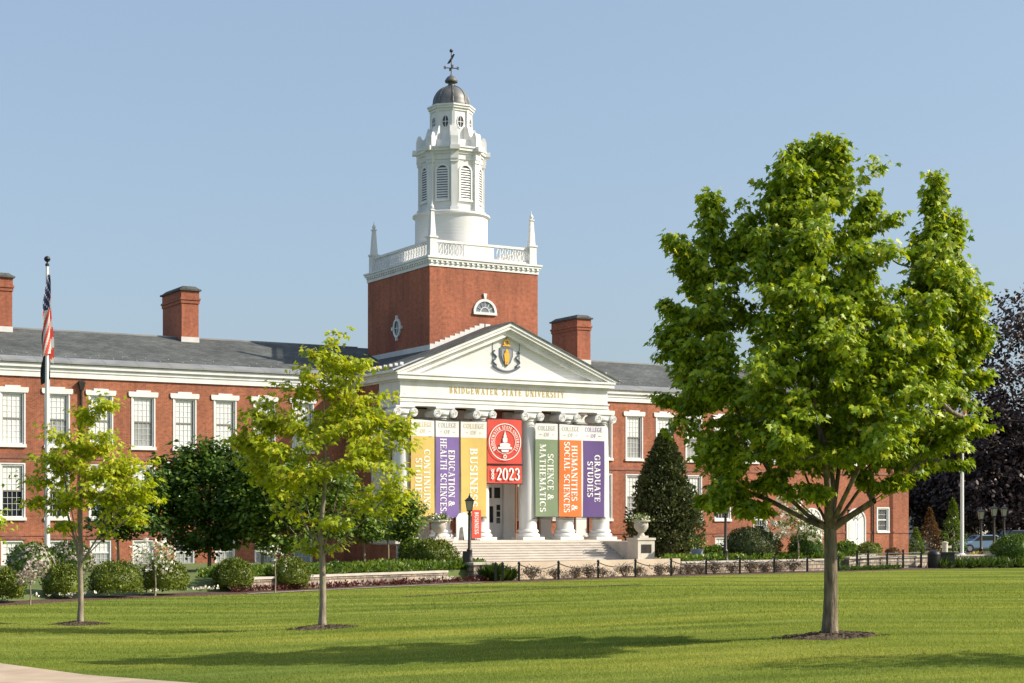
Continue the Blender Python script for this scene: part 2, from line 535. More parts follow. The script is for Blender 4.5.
def xgrid():
    a = [-900, -500, -250, -140, -90, -70] + list(np.arange(-60, 60.1, 1.0)) + [70, 90, 140, 250, 500, 900]
    return np.array(sorted(set(a + EX)))
XG = xgrid()
def lawnrow(t):
    def fn(x):
        e = edge(x)
        y = -60 + (e + 60) * t
        return y, terr(x, y)
    return fn
sheet('lawn', XG, [lawnrow(t) for t in np.linspace(0, 1, 110)], M['lawn'])
BED = 2.5
sheet('planting_bed', XG, [lambda x: (edge(x) + 0.0, terr(x, edge(x)) - 0.004), lambda x: (edge(x) + 0.12, terr(x, edge(x)) + 0.05),
                           lambda x: (edge(x) + BED, terr(x, edge(x)) + 0.07), lambda x: (edge(x) + BED + 0.2, terr(x, edge(x)) + 0.075)], M['mulch'])
def rise(x): return np.where(x < -12, 5.0, 0.15)
sheet('ground', XG, [lambda x: (edge(x) + BED + 0.1, -0.60 + 0 * x), lambda x: (edge(x) + BED + 0.25 + rise(x), -0.02 + 0 * x),
                     lambda x: (edge(x) + 14, 0 * x), lambda x: (edge(x) + 40, 0 * x), lambda x: (edge(x) + 120, 0 * x), lambda x: (edge(x) * 0 + 2500, 0 * x)], M['upper'])

def strip(name, pts, width, m, lift=0.02, base=None, seg=0.6):
    """a ribbon laid on the ground along pts (x, y)"""
    P = [Vector((*p, 0)) for p in pts]
    line = []
    for a, b in zip(P[:-1], P[1:]):
        k = max(1, int((b - a).length / seg))
        for i in range(k): line.append(a.lerp(b, i / k))
    line.append(P[-1])
    mb = MB()
    vs = []
    for i, p in enumerate(line):
        d = (line[min(i+1, len(line)-1)] - line[max(i-1, 0)]).normalized()
        n = Vector((-d.y, d.x, 0))
        for q in (-0.5, 0.0, 0.5):
            w = p + n * width * q
            z = (terr(w.x, w.y) if base is None else base) + lift
            vs.append((w.x, w.y, float(z)))
    fs = []
    for i in range(len(line) - 1):
        for c in (0, 1):
            fs.append((i*3+c, (i+1)*3+c, (i+1)*3+c+1, i*3+c+1)[::-1])
    mb.add(vs, fs)
    return tag(mb.build(name, m), kind='structure')

wd = Vector((0.67, -0.74)).normalized()
wn = Vector((-wd.y, wd.x))
def wp(t):
    p = Vector((-10.5, 34.8)) + wd * t - wn * 1.35
    return (p.x, p.y)
strip('walkway', [wp(-30), wp(0), wp(12), wp(26)], 2.7, M['conc'], 0.025)
strip('path', [(-4.2, 65.5), (2.1, 74.0), (6, 79)], 0.45, M['mulch2'], 0.02)
strip('kerb', [(x, float(edge(x)) - 0.12) for x in np.linspace(-10.9, -1.5, 14)], 0.35, M['cap'], 0.03)
strip('terrace', [(px(420, 93.5), 93.5), (px(520, 95.5), 95.5), (12, 107.5), (30, 121)], 4.0, M['conc'], 0.012, base=0.0)
strip('road', [(20, 128), (60, 140), (140, 160)], 7, mat('asphalt', (0.05, 0.05, 0.052), 0.85), 0.012, base=0.0)

# grass blades over the near lawn
def grass_blades(n, y0, y1, h, w, dens_pow=1.6):
    t = RNG.random(n)
    y = y0 + (y1 - y0) * t ** dens_pow
    x = (RNG.random(n) - 0.5) * 2 * (y * 0.315)
    p = np.stack([x, y], 1)
    rel = p - np.array([-10.5, 34.8])
    dist = rel @ np.array([wn.x, wn.y])
    keep = ((dist > 0.02) | (dist < -2.72)) & (y < edge(x) - 0.3)
    for tx, ty, rr in ((px(830, 33.9), 33.9, 0.95), (px(322, 45), 45, 0.85), (px(80, 48.7), 48.7, 0.8)):
        keep &= ((x - tx) / 1.0) ** 2 + (y - ty) ** 2 > rr * rr
    keep &= RNG.random(len(p)) < np.clip((110 - p[:, 1]) / 45, 0, 1)
    keep &= RNG.random(len(p)) < 0.62 + 0.38*np.sin(0.9*p[:, 1] + 1.3*np.sin(0.35*p[:, 0]))*np.sin(0.23*p[:, 0] + 2.1*np.sin(0.31*p[:, 1]))
    p = p[keep]
    n = len(p)
    z = terr(p[:, 0], p[:, 1])
    a = RNG.random(n) * 2 * np.pi
    lean = RNG.normal(0, 0.35, (n, 2))
    scale = np.clip(p[:, 1] / 30, 0.8, 2.2)
    hh = h * (0.6 + 0.8 * RNG.random(n)) * scale ** 0.5
    ww = w * (0.7 + 0.6 * RNG.random(n)) * scale
    c = np.stack([np.cos(a), np.sin(a)], 1)
    b = np.stack([p[:, 0], p[:, 1], z - 0.005], 1)
    v0 = b.copy(); v0[:, :2] -= c * ww[:, None]
    v1 = b.copy(); v1[:, :2] += c * ww[:, None]
    v2 = b.copy(); v2[:, :2] += lean * hh[:, None]; v2[:, 2] += hh
    V = np.stack([v0, v1, v2], 1).reshape(-1, 3)
    o = np_mesh('grass', V, np.arange(3 * n), np.arange(0, 3 * n, 3), M['grass'])
    tag(o, 'short mown green grass blades covering the near lawn', 'grass', kind='stuff')
grass_blades(460000, 21, 112, 0.040, 0.006, 2.1)

# ------------------------------------------------------------------ lettering
def glyphs():
    T, t = 0.19, 0.075
    G = {}
    def V(x, a=0, b=1, th=T, s=True):
        r = [('l', x, a, x, b, th)]
        if s:
            r += [('l', x - 0.16, y + (t/2 if y < 0.5 else -t/2), x + 0.16, y + (t/2 if y < 0.5 else -t/2), t) for y in (a, b)]
        return r
    def H(x0, x1, y, th=t): return [('l', x0, y, x1, y, th)]
    def D(x0, y0, x1, y1, th): return [('l', x0, y0, x1, y1, th)]
    def S(x, y): return H(x - 0.15, x + 0.15, y + (t/2 if y < 0.5 else -t/2))
    def A(cx, cy, rx, ry, a0, a1): return [('a', cx, cy, rx, ry, a0, a1)]
    G['A'] = (0.86, D(0.12, 0, 0.42, 1, t) + D(0.40, 1, 0.70, 0, T) + H(0.2, 0.6, 0.33) + S(0.12, 0) + S(0.72, 0))
    G['B'] = (0.76, V(0.2) + A(0.34, 0.745, 0.2, 0.215, -90, 90) + A(0.36, 0.27, 0.25, 0.23, -90, 90) + H(0.2, 0.36, 0.96) + H(0.2, 0.36, 0.52) + H(0.2, 0.36, 0.04))
    G['C'] = (0.82, A(0.44, 0.5, 0.32, 0.46, 50, 310) + V(0.70, 0.68, 0.9, t, False))
    G['D'] = (0.86, V(0.2) + A(0.34, 0.5, 0.36, 0.46, -90, 90) + H(0.2, 0.34, 0.96) + H(0.2, 0.34, 0.04))
    G['E'] = (0.74, V(0.2) + H(0.2, 0.64, 0.96) + H(0.2, 0.5, 0.52) + H(0.2, 0.66, 0.04) + V(0.64, 0.76, 0.98, t, False) + V(0.66, 0.02, 0.25, t, False) + V(0.5, 0.4, 0.64, t, False))
    G['F'] = (0.70, V(0.2) + H(0.2, 0.62, 0.96) + H(0.2, 0.5, 0.52) + V(0.62, 0.76, 0.98, t, False) + V(0.5, 0.4, 0.64, t, False))
    G['G'] = (0.88, A(0.44, 0.5, 0.32, 0.46, 50, 330) + V(0.70, 0.05, 0.42, T, False) + H(0.52, 0.82, 0.42) + V(0.72, 0.68, 0.9, t, False))
    G['H'] = (0.92, V(0.2) + V(0.72) + H(0.2, 0.72, 0.52))
    G['I'] = (0.42, V(0.21))
    G['L'] = (0.70, V(0.2) + H(0.2, 0.62, 0.04) + V(0.62, 0.02, 0.28, t, False))
    G['M'] = (1.08, V(0.16, th=t) + V(0.90) + D(0.16, 1, 0.52, 0.06, T) + D(0.52, 0.06, 0.88, 1, t))
    G['N'] = (0.92, V(0.16, th=t) + V(0.76, th=t) + D(0.17, 0.97, 0.75, 0.03, T))
    G['O'] = (0.90, A(0.45, 0.5, 0.33, 0.46, 0, 360))
    G['R'] = (0.84, V(0.2) + A(0.36, 0.745, 0.23, 0.215, -90, 90) + H(0.2, 0.36, 0.96) + H(0.2, 0.36, 0.52) + D(0.42, 0.5, 0.72, 0.03, T) + S(0.74, 0))
    G['S'] = (0.66, A(0.34, 0.735, 0.2, 0.225, 30, 270) + A(0.34, 0.265, 0.22, 0.225, -150, 90) + V(0.53, 0.76, 0.96, t, False) + V(0.12, 0.04, 0.26, t, False))
    G['T'] = (0.76, V(0.38) + H(0.06, 0.70, 0.96) + V(0.07, 0.76, 0.98, t, False) + V(0.69, 0.76, 0.98, t, False))
    G['U'] = (0.88, V(0.2, 0.3, 1) [:1] + S(0.2, 1) + V(0.70, 0.3, 1, t, False) + S(0.70, 1) + A(0.45, 0.32, 0.25, 0.28, 180, 360))
    G['V'] = (0.84, D(0.14, 1, 0.42, 0, T) + D(0.42, 0, 0.70, 1, t) + S(0.14, 1) + S(0.70, 1))
    G['W'] = (1.14, D(0.12, 1, 0.36, 0, T) + D(0.36, 0, 0.58, 0.9, t) + D(0.56, 0.95, 0.80, 0, T) + D(0.80, 0, 1.02, 1, t) + S(0.12, 1) + S(1.02, 1))
    G['Y'] = (0.80, D(0.12, 1, 0.40, 0.48, T) + D(0.40, 0.48, 0.68, 1, t) + V(0.40, 0, 0.48, T, False) + S(0.40, 0) + S(0.12, 1) + S(0.68, 1))
    G['&'] = (0.88, A(0.38, 0.76, 0.16, 0.2, -60, 220) + A(0.34, 0.26, 0.24, 0.23, 60, 330) + D(0.26, 0.68, 0.72, 0.04, T) + D(0.55, 0.1, 0.76, 0.5, t) + H(0.62, 0.86, 0.5) + S(0.74, 0))
    G['2'] = (0.68, A(0.33, 0.70, 0.22, 0.26, -20, 180) + D(0.52, 0.62, 0.14, 0.08, 0.12) + H(0.1, 0.6, 0.07, 0.14))
    G['0'] = (0.70, A(0.35, 0.5, 0.24, 0.46, 0, 360))
    G['3'] = (0.66, A(0.31, 0.73, 0.2, 0.23, -90, 160) + A(0.31, 0.27, 0.24, 0.23, -160, 90))
    G['-'] = (0.5, H(0.05, 0.45, 0.5))
    G[' '] = (0.45, [])
    return G
GL = glyphs()

def text_width(s, h, sp=0.06): return sum(GL[c][0] + sp for c in s) * h - sp * h

def text(mb, s, h, place, sp=0.06, y=0.0, stretch=1.0):
    """adds a string; place(u, v) -> (x, z) with u along the line and v up the letter"""
    u0 = 0.0
    k = 0
    def P(u, v, yy):
        x, z = place(u * h * stretch, v * h)
        return (x, yy, z)
    for c in s:
        w, strokes = GL[c]
        for st in strokes:
            k += 1
            yy = y - 0.0006 * (k % 9)
            if st[0] == 'l':
                _, x0, y0, x1, y1, th = st
                dx, dy = x1 - x0, y1 - y0
                ln = math.hypot(dx, dy)
                nx, ny = -dy / ln * th / 2, dx / ln * th / 2
                vs = [P(u0+x0+nx, y0+ny, yy), P(u0+x0-nx, y0-ny, yy), P(u0+x1-nx, y1-ny, yy), P(u0+x1+nx, y1+ny, yy)]
                mb.add(vs, [(0, 1, 2, 3)])
            else:
                _, cx, cy, rx, ry, a0, a1 = st
                n = max(5, int(abs(a1 - a0) / 24))
                vs = []
                for i in range(n + 1):
                    a = R(a0 + (a1 - a0) * i / n)
                    th = 0.075 + 0.13 * abs(math.cos(a)) ** 1.5
                    ca, sa = math.cos(a), math.sin(a)
                    vs += [P(u0+cx+(rx-th/2)*ca, cy+(ry-th/2)*sa, yy), P(u0+cx+(rx+th/2)*ca, cy+(ry+th/2)*sa, yy)]
                mb.add(vs, [(2*i, 2*i+1, 2*i+3, 2*i+2) for i in range(n)])
        u0 += w + sp
    return mb

def line_text(mb, s, h, x, z, y, sp=0.06, width=None):
    w = text_width(s, h, sp)
    st = 1.0 if width is None else width / w
    return text(mb, s, h, lambda u, v: (x - w * st / 2 + u, z + v), sp, y, st)

def down_text(mb, s, h, x, ztop, y, length=None, sp=0.06):
    """letters turned a quarter clockwise, the line running down; x = where letter feet stand"""
    w = text_width(s, h, sp)
    st = 1.0 if length is None else length / w
    return text(mb, s, h, lambda u, v: (x + v, ztop - u), sp, y, st)

# ------------------------------------------------------------------ the main building
BX, BY, BA = -3.2215, 106.64, R(30)
bld = thing('brick_building', 'long red brick building with white columned portico, brick tower and white cupola', 'building', (BX, BY, 0), BA)
def bw(x, y, z=0.0):
    """building coordinates -> world"""
    c, s = math.cos(BA), math.sin(BA)
    return (BX + x * c - y * s, BY + x * s + y * c, z)

def wall_open(mb, x0, x1, z0, z1, y, opens, depth=0.16, m=0):
    """front wall with real openings; opens = (xa, xb, za, zb)"""
    xs = sorted(set([x0, x1] + [o[0] for o in opens] + [o[1] for o in opens]))
    zs = sorted(set([z0, z1] + [o[2] for o in opens] + [o[3] for o in opens]))
    for a, b in zip(xs[:-1], xs[1:]):
        for c, d in zip(zs[:-1], zs[1:]):
            mx, mz = (a + b) / 2, (c + d) / 2
            if any(o[0] < mx < o[1] and o[2] < mz < o[3] for o in opens): continue
            mb.add([(a,y,c),(b,y,c),(b,y,d),(a,y,d)], [(0,1,2,3)], m)
    for a, b, c, d in opens:
        e = y + depth
        mb.add([(a,y,c),(a,e,c),(a,e,d),(a,y,d)], [(0,3,2,1)], m)
        mb.add([(b,y,c),(b,e,c),(b,e,d),(b,y,d)], [(0,1,2,3)], m)
        mb.add([(a,y,d),(b,y,d),(b,e,d),(a,e,d)], [(0,1,2,3)], m)
        mb.add([(a,y,c),(b,y,c),(b,e,c),(a,e,c)], [(0,3,2,1)], m)

WIN = [10.67 + 2.44 * k for k in range(11)]
WW = 0.62
left_cols = [-w for w in WIN]
right_cols = list(WIN)
opensL, opensR = [], []
wins = []                                       # (kind, x)
for x in left_cols:
    opensL += [(x-WW, x+WW, 6.62, 9.45), (x-WW, x+WW, 2.62, 5.52), (x-WW, x+WW, -0.05, 1.36)]
    wins += [('u', x), ('l', x), ('b', x)]
for x in right_cols:
    opensR.append((x-WW, x+WW, 6.62, 9.45)); wins.append(('u', x))
    if x < 21.5:
        opensR += [(x-WW, x+WW, 2.62, 5.52), (x-WW, x+WW, -0.05, 1.36)]
        wins += [('l', x), ('b', x)]
for x in (23.7, 35.0):
    opensR.append((x-0.52, x+0.52, 1.75, 3.4)); wins.append(('s', x))
DOORS = (28.3, 32.4)
for x in DOORS: opensR.append((x-0.8, x+0.8, 0.2, 3.3))
ZT, DEP = 10.45, 14.0
mb = MB()
wall_open(mb, -37.5, -7.2, -0.4, ZT, 0, opensL)
wall_open(mb, 7.2, 37.5, -0.4, ZT, 0, opensR)
for s in (-1, 1):
    x = 37.5 * s
    mb.add([(x,0,-0.4),(x,DEP,-0.4),(x,DEP,11.0),(x,7,13.5),(x,0,11.0)], [(0,1,2,3,4)] if s > 0 else [(4,3,2,1,0)])
mb.add([(-37.5,DEP,-0.4),(37.5,DEP,-0.4),(37.5,DEP,11),(-37.5,DEP,11)], [(3,2,1,0)])
mb.build('wall', M['brick'], bld)
for a, b in ((-37.5, -7.2), (7.2, 37.5)):
    mb = MB(); mb.box(a, b, -0.045, -0.002, 5.83, 6.08); mb.build('belt_course', M['brick_band'], bld)
for a, b in ((-37.5, -7.2), (7.2, DOORS[0]-0.95), (DOORS[0]+0.95, DOORS[1]-0.95), (DOORS[1]+0.95, 37.5)):
    mb = MB(); mb.box(a, b, -0.04, -0.002, 1.60, 1.72); mb.build('plinth_band', M['brick_band'], bld)

# windows: the pane carries its frame, rails, bars, blind, sill and lintel
def make_window(kind):
    w = {'s': 0.52}.get(kind, WW)
    z0, z1 = {'u': (6.62, 9.45), 'l': (2.62, 5.52), 'b': (-0.05, 1.36), 's': (1.75, 3.4)}[kind]
    y = 0.16
    p = MB(); p.add([(-w,y-0.02,z0),(w,y-0.02,z0),(w,y-0.02,z1),(-w,y-0.02,z1)], [(0,1,2,3)])
    win = p.build('window', M['glass'], bld)
    f = MB(); t = 0.085; ya, yb = y-0.135, y-0.005
    f.box(-w, -w+t, ya, yb, z0, z1); f.box(w-t, w, ya, yb, z0, z1)
    f.box(-w+t, w-t, ya, yb, z1-t, z1); f.box(-w+t, w-t, ya, yb, z0, z0+t*0.8)
    f.build('frame', M['white'], win)
    zm = z0 + (z1 - z0) * (0.5 if kind != 'b' else 0.5)
    s = MB()
    s.box(-w+t, w-t, y-0.075, y-0.03, zm-0.045, zm+0.045)
    s.box(-w+t, -w+t+0.045, y-0.07, y-0.03, z0+t, zm-0.045); s.box(w-t-0.045, w-t, y-0.07, y-0.03, z0+t, zm-0.045)
    s.box(-w+t, -w+t+0.045, y-0.07, y-0.03, zm+0.045, z1-t); s.box(w-t-0.045, w-t, y-0.07, y-0.03, zm+0.045, z1-t)
    s.build('sash', M['sash'] if kind in 'ul' else M['white'], win)
    g = MB(); iw = w - t - 0.045
    for hz0, hz1 in ((z0+t, zm-0.045), (zm+0.045, z1-t)):
        for i in (1, 2, 3):
            x = -iw + 2*iw*i/4
            g.box(x-0.009, x+0.009, y-0.055, y-0.026, hz0, hz1)
        for i in range(1, 4 if kind in 'ul' else 2):
            z = hz0 + (hz1-hz0) * i / (4 if kind in 'ul' else 2)
            g.box(-iw, iw, y-0.053, y-0.0285, z-0.009, z+0.009)
    g.build('glazing_bar', M['muntin'], win)
    if kind != 'b' and kind != 's' or kind == 'b':
        s = MB(); s.box(-w-0.12, w+0.12, -0.10, 0.05, z0-0.17, z0-0.0); 
        s.build('sill', M['white'] if kind != 'b' else M['stone'], win)
    if kind == 'b':
        c = MB(); c.prism_y([(-0.78, 1.40), (0.78, 1.40), (0.84, 1.50), (0.4, 1.58), (-0.4, 1.58), (-0.84, 1.50)], -0.035, -0.004)
        c.build('brick_arch', M['brick_band'], win)
    if kind == 's':
        s = MB(); s.box(-w-0.08, w+0.08, -0.08, 0.05, z0-0.13, z0); s.build('sill', M['white'], win)
        c = MB(); c.box(-w-0.1, -w, -0.03, 0.03, z0, z1+0.1); c.box(w, w+0.1, -0.03, 0.03, z0, z1+0.1); c.box(-w, w, -0.03, 0.03, z1, z1+0.1)
        c.build('casing', M['white'], win)
    if kind == 'l':
        c = MB(); c.box(-w-0.07, -w, -0.025, 0.03, z0, z1+0.07); c.box(w, w+0.07, -0.025, 0.03, z0, z1+0.07); c.box(-w, w, -0.025, 0.03, z1, z1+0.07)
        c.build('casing', M['white'], win)
        c = MB(); c.box(-0.72, 0.72, -0.012, -0.003, z1+0.09, z1+0.30); c.build('brick_lintel', M['brick_band'], win)
    if kind == 'u':
        c = MB(); c.box(-w-0.08, -w, -0.03, 0.03, z0, z1); c.box(w, w+0.08, -0.03, 0.03, z0, z1)
        c.build('casing', M['white'], win)
        l = MB(); a = w + 0.24
        l.prism_y([(-a, z1+0.10), (-a+0.05, z1-0.0), (a-0.05, z1-0.0), (a, z1+0.10), (a, z1+0.29), (0.42, z1+0.29), (0.42, z1+0.38), (-0.42, z1+0.38), (-0.42, z1+0.29), (-a, z1+0.29)], -0.07, 0.03)
        l.build('lintel', M['white'], win)
    return win, iw, z0 + t, zm, z1 - t
kinds = {}
BLIND = {}
for k in 'ulbs':
    w0, iw, za, zm, zb = make_window(k)
    kinds[k] = [w0, False]
    def quad(a, b, mm, nm):
        q = MB(); q.add([(-iw, 0.130, a), (iw, 0.130, a), (iw, 0.130, b), (-iw, 0.130, b)], [(0, 1, 2, 3)])
        o = q.build(nm, mm); me = o.data; bpy.data.objects.remove(o); return me
    BLIND[k] = (quad(zm + 0.02, zb, M['blind'], 'blind'), quad(za + (zm-za)*0.5, zb, M['blind'], 'blind'), quad(za, zm + 0.012, M['curtain'], 'curtain'), quad(za, zb, M['blind'], 'blind'))
rw = random.Random(3)
for k, x in wins:
    src = kinds[k]
    if not src[1]:
        src[1] = True; o = src[0]
    else:
        o = src[0].copy(); COL.objects.link(o); o.parent = bld
        for ch in src[0].children:
            if ch.name.startswith(('blind', 'curtain')): continue
            c = ch.copy(); COL.objects.link(c); c.parent = o
    o.location = (x, 0, 0)
    up, mid, dim, full = BLIND[k]
    use = []
    r = rw.random()
    if k == 'u': use = [full] if r < 0.3 else ([mid] if r < 0.42 else [up, dim])
    elif k == 'l': use = [up, dim] if r < 0.35 else ([mid] if r < 0.6 else [up])
    elif k == 'b': use = [full] if x < -27.5 else ([dim, ] if r < 0.5 else [up, dim])  # grey halves stand in for tree shade over the basement windows
    for me in use:
        b = bpy.data.objects.new('blind' if 'blind' in me.name else 'curtain', me)
        COL.objects.link(b); b.parent = o

# eaves, gutters, roof
for a, b in ((-37.6, -7.25), (7.25, 37.6)):
    mb = MB()
    mb.box(a, b, -0.09, 0.3, ZT-0.10, ZT+0.20)
    mb.box(a, b, -0.13, 0.3, ZT+0.20, ZT+0.38)
    mb.prism_x([(-0.15, ZT+0.38), (-0.24, ZT+0.42), (-0.24, ZT+0.72), (0.3, ZT+0.72), (0.3, ZT+0.36)], a, b)
    mb.build('cornice', M['white'], bld)
RS = (13.7 - 11.05) / 7.55
mb = MB()
for a, b in ((-37.9, 37.9),):
    for y0, y1, z0, z1 in ((-0.28, 7.0, 11.214, 13.75), (14.28, 7.0, 11.214, 13.75)):
        vs = [(a,y0,z0),(b,y0,z0),(b,y1,z1),(a,y1,z1),(a,y0,z0-0.12),(b,y0,z0-0.12),(b,y1,z1-0.12),(a,y1,z1-0.12)]
        fs = [(0,1,2,3),(7,6,5,4),(0,4,5,1),(1,5,6,2),(3,2,6,7),(0,3,7,4)]
        mb.add(vs, fs)
roof = mb.build('roof', M['slate'], bld)
sl = (13.75 - 11.12) / 7.55
for a, b in ((-37.9, -7.9), (7.9, 37.9)):
    mb = MB()
    y0, y1 = -0.34, 0.55
    za, zb = 11.12 + (y0 + 0.55) * sl + 0.02, 11.12 + (y1 + 0.55) * sl + 0.02
    x = a
    while x < b - 0.1:
        x2 = min(x + 1.9, b)
        mb.add([(x+0.015,y0,za),(x2,y0,za),(x2,y1,zb),(x+0.015,y1,zb),(x+0.015,y0,za-0.1),(x2,y0,za-0.1)], [(0,1,2,3),(0,4,5,1)])
        x = x2
    mb.build('gutter', M['flash'], bld)
mb = MB()
mb.box(-37.9, -3.9, 6.9, 7.1, 13.68, 13.80); mb.box(3.9, 37.9, 6.9, 7.1, 13.68, 13.80)
mb.build('roof_ridge', M['flash'], roof)
g0 = None
for i in range(62):
    s = -1 if i < 42 else 1
    x = s * (9.0 + (i if i < 42 else i - 42) * 0.68)
    y = 0.75 if i % 2 else 1.3
    if g0 is None:
        q = MB(); q.prism_x([(-0.06, 0), (0.06, 0), (0.03, 0.06)], -0.035, 0.035)
        g0 = q.build('snow_guard', M['flash'], roof); o = g0
    else:
        o = g0.copy(); COL.objects.link(o); o.parent = roof
    o.location = (x, y, 11.12 + (y + 0.55) * sl)

# downspouts
for x, z1 in ((-23.98, 10.2), (34.0, 10.2), (9.45, 10.2)):
    d = MB(); d.tube([(x, -0.09, 0.0), (x, -0.09, z1 - 0.3)], 0.06, 8); d.frustum(x, -0.12, z1-0.5, z1-0.05, 0.09, 0.08, 0.2, 0.12)
    d.box(x-0.14, x+0.14, -0.19, -0.004, z1-0.05, z1+0.02)
    d.build('downspout', M['bronze'], bld)

# chimneys
def chimney(x, y0, y1, zt):
    c = MB(); a = 0.54
    z0 = 12.2
    c.box(x-a, x+a, y0, y1, z0, zt-0.95)
    c.box(x-a-0.05, x+a+0.05, y0-0.05, y1+0.05, zt-0.95, zt-0.75)
    c.box(x-a-0.1, x+a+0.1, y0-0.1, y1+0.1, zt-0.75, zt-0.62)
    c.box(x-a-0.03, x+a+0.03, y0-0.03, y1+0.03, zt-0.62, zt-0.18)
    ch = c.build('chimney', M['brick_tower'], bld)
    k = MB(); k.box(x-a-0.14, x+a+0.14, y0-0.14, y1+0.14, zt-0.18, zt-0.08)
    k.frustum(x, (y0+y1)/2, zt-0.08, zt+0.12, a+0.08, (y1-y0)/2+0.08, a-0.15, (y1-y0)/2-0.2)
    k.build('chimney_cap', M['slate'], ch)
    k = MB(); zb = 11.12 + (y0 + 0.55) * sl
    k.box(x-a-0.03, x+a+0.03, y0-0.03, y0-0.003, zb-0.1, zb+0.3)
    k.build('chimney_flashing', M['flashw'], ch)
chimney(-15.56, 6.0, 9.6, 16.72)
chimney(-26.85, 6.0, 9.6, 16.72)
chimney(12.97, 6.0, 9.4, 16.72)

# arched white doors in the right wing
def arched_door(x, y, hw, z0, zs, parent, nm='door'):
    d = MB()
    pts = [(x-hw, z0), (x+hw, z0)] + [(x + hw*math.cos(R(a)), zs + hw*math.sin(R(a))) for a in range(0, 181, 15)]
    d.prism_y(pts, y, y+0.08)
    do = d.build(nm, M['white'], parent)
    s = MB(); s.ring(x, y-0.06, y+0.10, zs, hw, hw+0.09, 0, 180, 16)
    s.box(x-hw-0.09, x-hw, y-0.06, y+0.10, z0, zs); s.box(x+hw, x+hw+0.09, y-0.06, y+0.10, z0, zs)
    s.build('door_surround', M['white'], do)
    p = MB()
    for sx in (-1, 1):
        for a, b in ((z0+0.2, z0+0.9), (z0+1.05, zs-0.15)):
            p.box(x+sx*hw*0.5-hw*0.3, x+sx*hw*0.5+hw*0.3, y-0.02, y-0.003, a, b)
    p.box(x-0.012, x+0.012, y-0.015, y-0.002, z0, zs)
    p.build('door_panel', M['white'], do)
    f = MB()
    for a in range(30, 180, 30):
        f.tube([(x + hw*0.25*math.cos(R(a)), y-0.012, zs + hw*0.25*math.sin(R(a))), (x + hw*0.92*math.cos(R(a)), y-0.012, zs + hw*0.92*math.sin(R(a)))], 0.018, 4)
    f.ring(x, y-0.02, y-0.004, zs, hw*0.2, hw*0.27, 0, 180, 10)
    f.build('fanlight_bar', M['sash'], do)
    h = MB(); h.lathe([(0.03, -0.03), (0.04, 0), (0.03, 0.03)], 8, (x+0.12, y-0.04, z0+1.0)); h.build('door_handle', M['bronze'], do)
    return do
for x in DOORS:
    arched_door(x, -0.02, 0.82, 0.2, 2.5, bld)
    s = MB(); s.box(x-1.2, x+1.2, -1.0, -0.05, -0.1, 0.18); s.build('door_step', M['stone'], bld)

# central pavilion behind the portico
mb = MB()
PF = -3.1
po = [(-1.3, 1.3, 1.31, 4.75)]
pwins = [-5.55, -3.0, 3.0, 5.55]
for x in pwins: po += [(x-WW, x+WW, 2.62, 5.52), (x-WW, x+WW, 6.3, 8.6)]
wall_open(mb, -7.2, 7.2, -0.1, 10.9, PF, po)
mb.add([(-7.2,0,-0.1),(-7.2,PF,-0.1),(-7.2,PF,10.9),(-7.2,0,10.9)], [(0,1,2,3)])
mb.add([(7.2,0,-0.1),(7.2,PF,-0.1),(7.2,PF,10.9),(7.2,0,10.9)], [(3,2,1,0)])
mb.build('pavilion_wall', M['brick'], bld)
for k, dz in (('l', 0.0), ('l', 3.45)):
    for x in pwins:
        o = kinds[k][0].copy(); COL.objects.link(o); o.parent = bld
        for ch in kinds[k][0].children:
            if ch.name.startswith(('blind', 'curtain')): continue
            c = ch.copy(); COL.objects.link(c); c.parent = o
        o.location = (x, PF, dz if dz == 0 else 6.3 - 2.62*0.793)
        if dz: o.scale = (1, 1, 0.793)
# main door
d = MB()
d.box(-1.3, 1.3, PF+0.06, PF+0.16, 1.31, 4.75)
door = d.build('door', M['white'], bld)
p = MB()
for x0, x1 in ((-0.62, -0.1), (0.1, 0.62)):
    p.box(x0, x1, PF+0.045, PF+0.058, 2.35, 3.35)
for x0 in (-1.12, 0.86):
    for z in (2.3, 2.7, 3.1): p.box(x0, x0+0.26, PF+0.045, PF+0.058, z, z+0.34)
for x0 in (-1.1, -0.5, 0.1, 0.7): p.box(x0, x0+0.42, PF+0.045, PF+0.058, 3.85, 4.5)
p.build('door_pane', M['glass'], door)
s = MB()
s.box(-1.55, -1.3, PF-0.12, PF+0.1, 1.31, 4.9); s.box(1.3, 1.55, PF-0.12, PF+0.1, 1.31, 4.9); s.box(-1.7, 1.7, PF-0.22, PF-0.003, 4.9, 5.2)
s.box(-0.72, -0.66, PF+0.02, PF+0.057, 1.31, 3.7); s.box(0.66, 0.72, PF+0.02, PF+0.057, 1.31, 3.7); s.box(-1.3, 1.3, PF+0.01, PF+0.057, 3.6, 3.72)
s.prism_y([(-1.8, 5.2), (1.8, 5.2), (0, 6.0)], PF-0.3, PF-0.003)
s.build('door_surround', M['white'], door)
# pilasters against the pavilion wall
COLX = [-6.87, -4.27, -1.65, 1.65, 4.27, 6.87]
for x in COLX:
    a, b = max(x-0.38, -7.25), min(x+0.38, 7.25)
    q = MB(); q.box(a, b, PF-0.2, PF-0.003, 1.7, 8.55); q.box(a-0.08, b+0.08, PF-0.28, PF-0.003, 1.3, 1.7); q.box(a-0.06, b+0.06, PF-0.26, PF-0.003, 8.55, 9.12)
    if abs(x) > 6: 
        sx = -1 if x < 0 else 1
        q.box(min(7.2*sx, 7.28*sx), max(7.2*sx, 7.28*sx), PF, PF+0.75, 1.3, 9.12)
    q.build('pilaster', M['white'], bld)

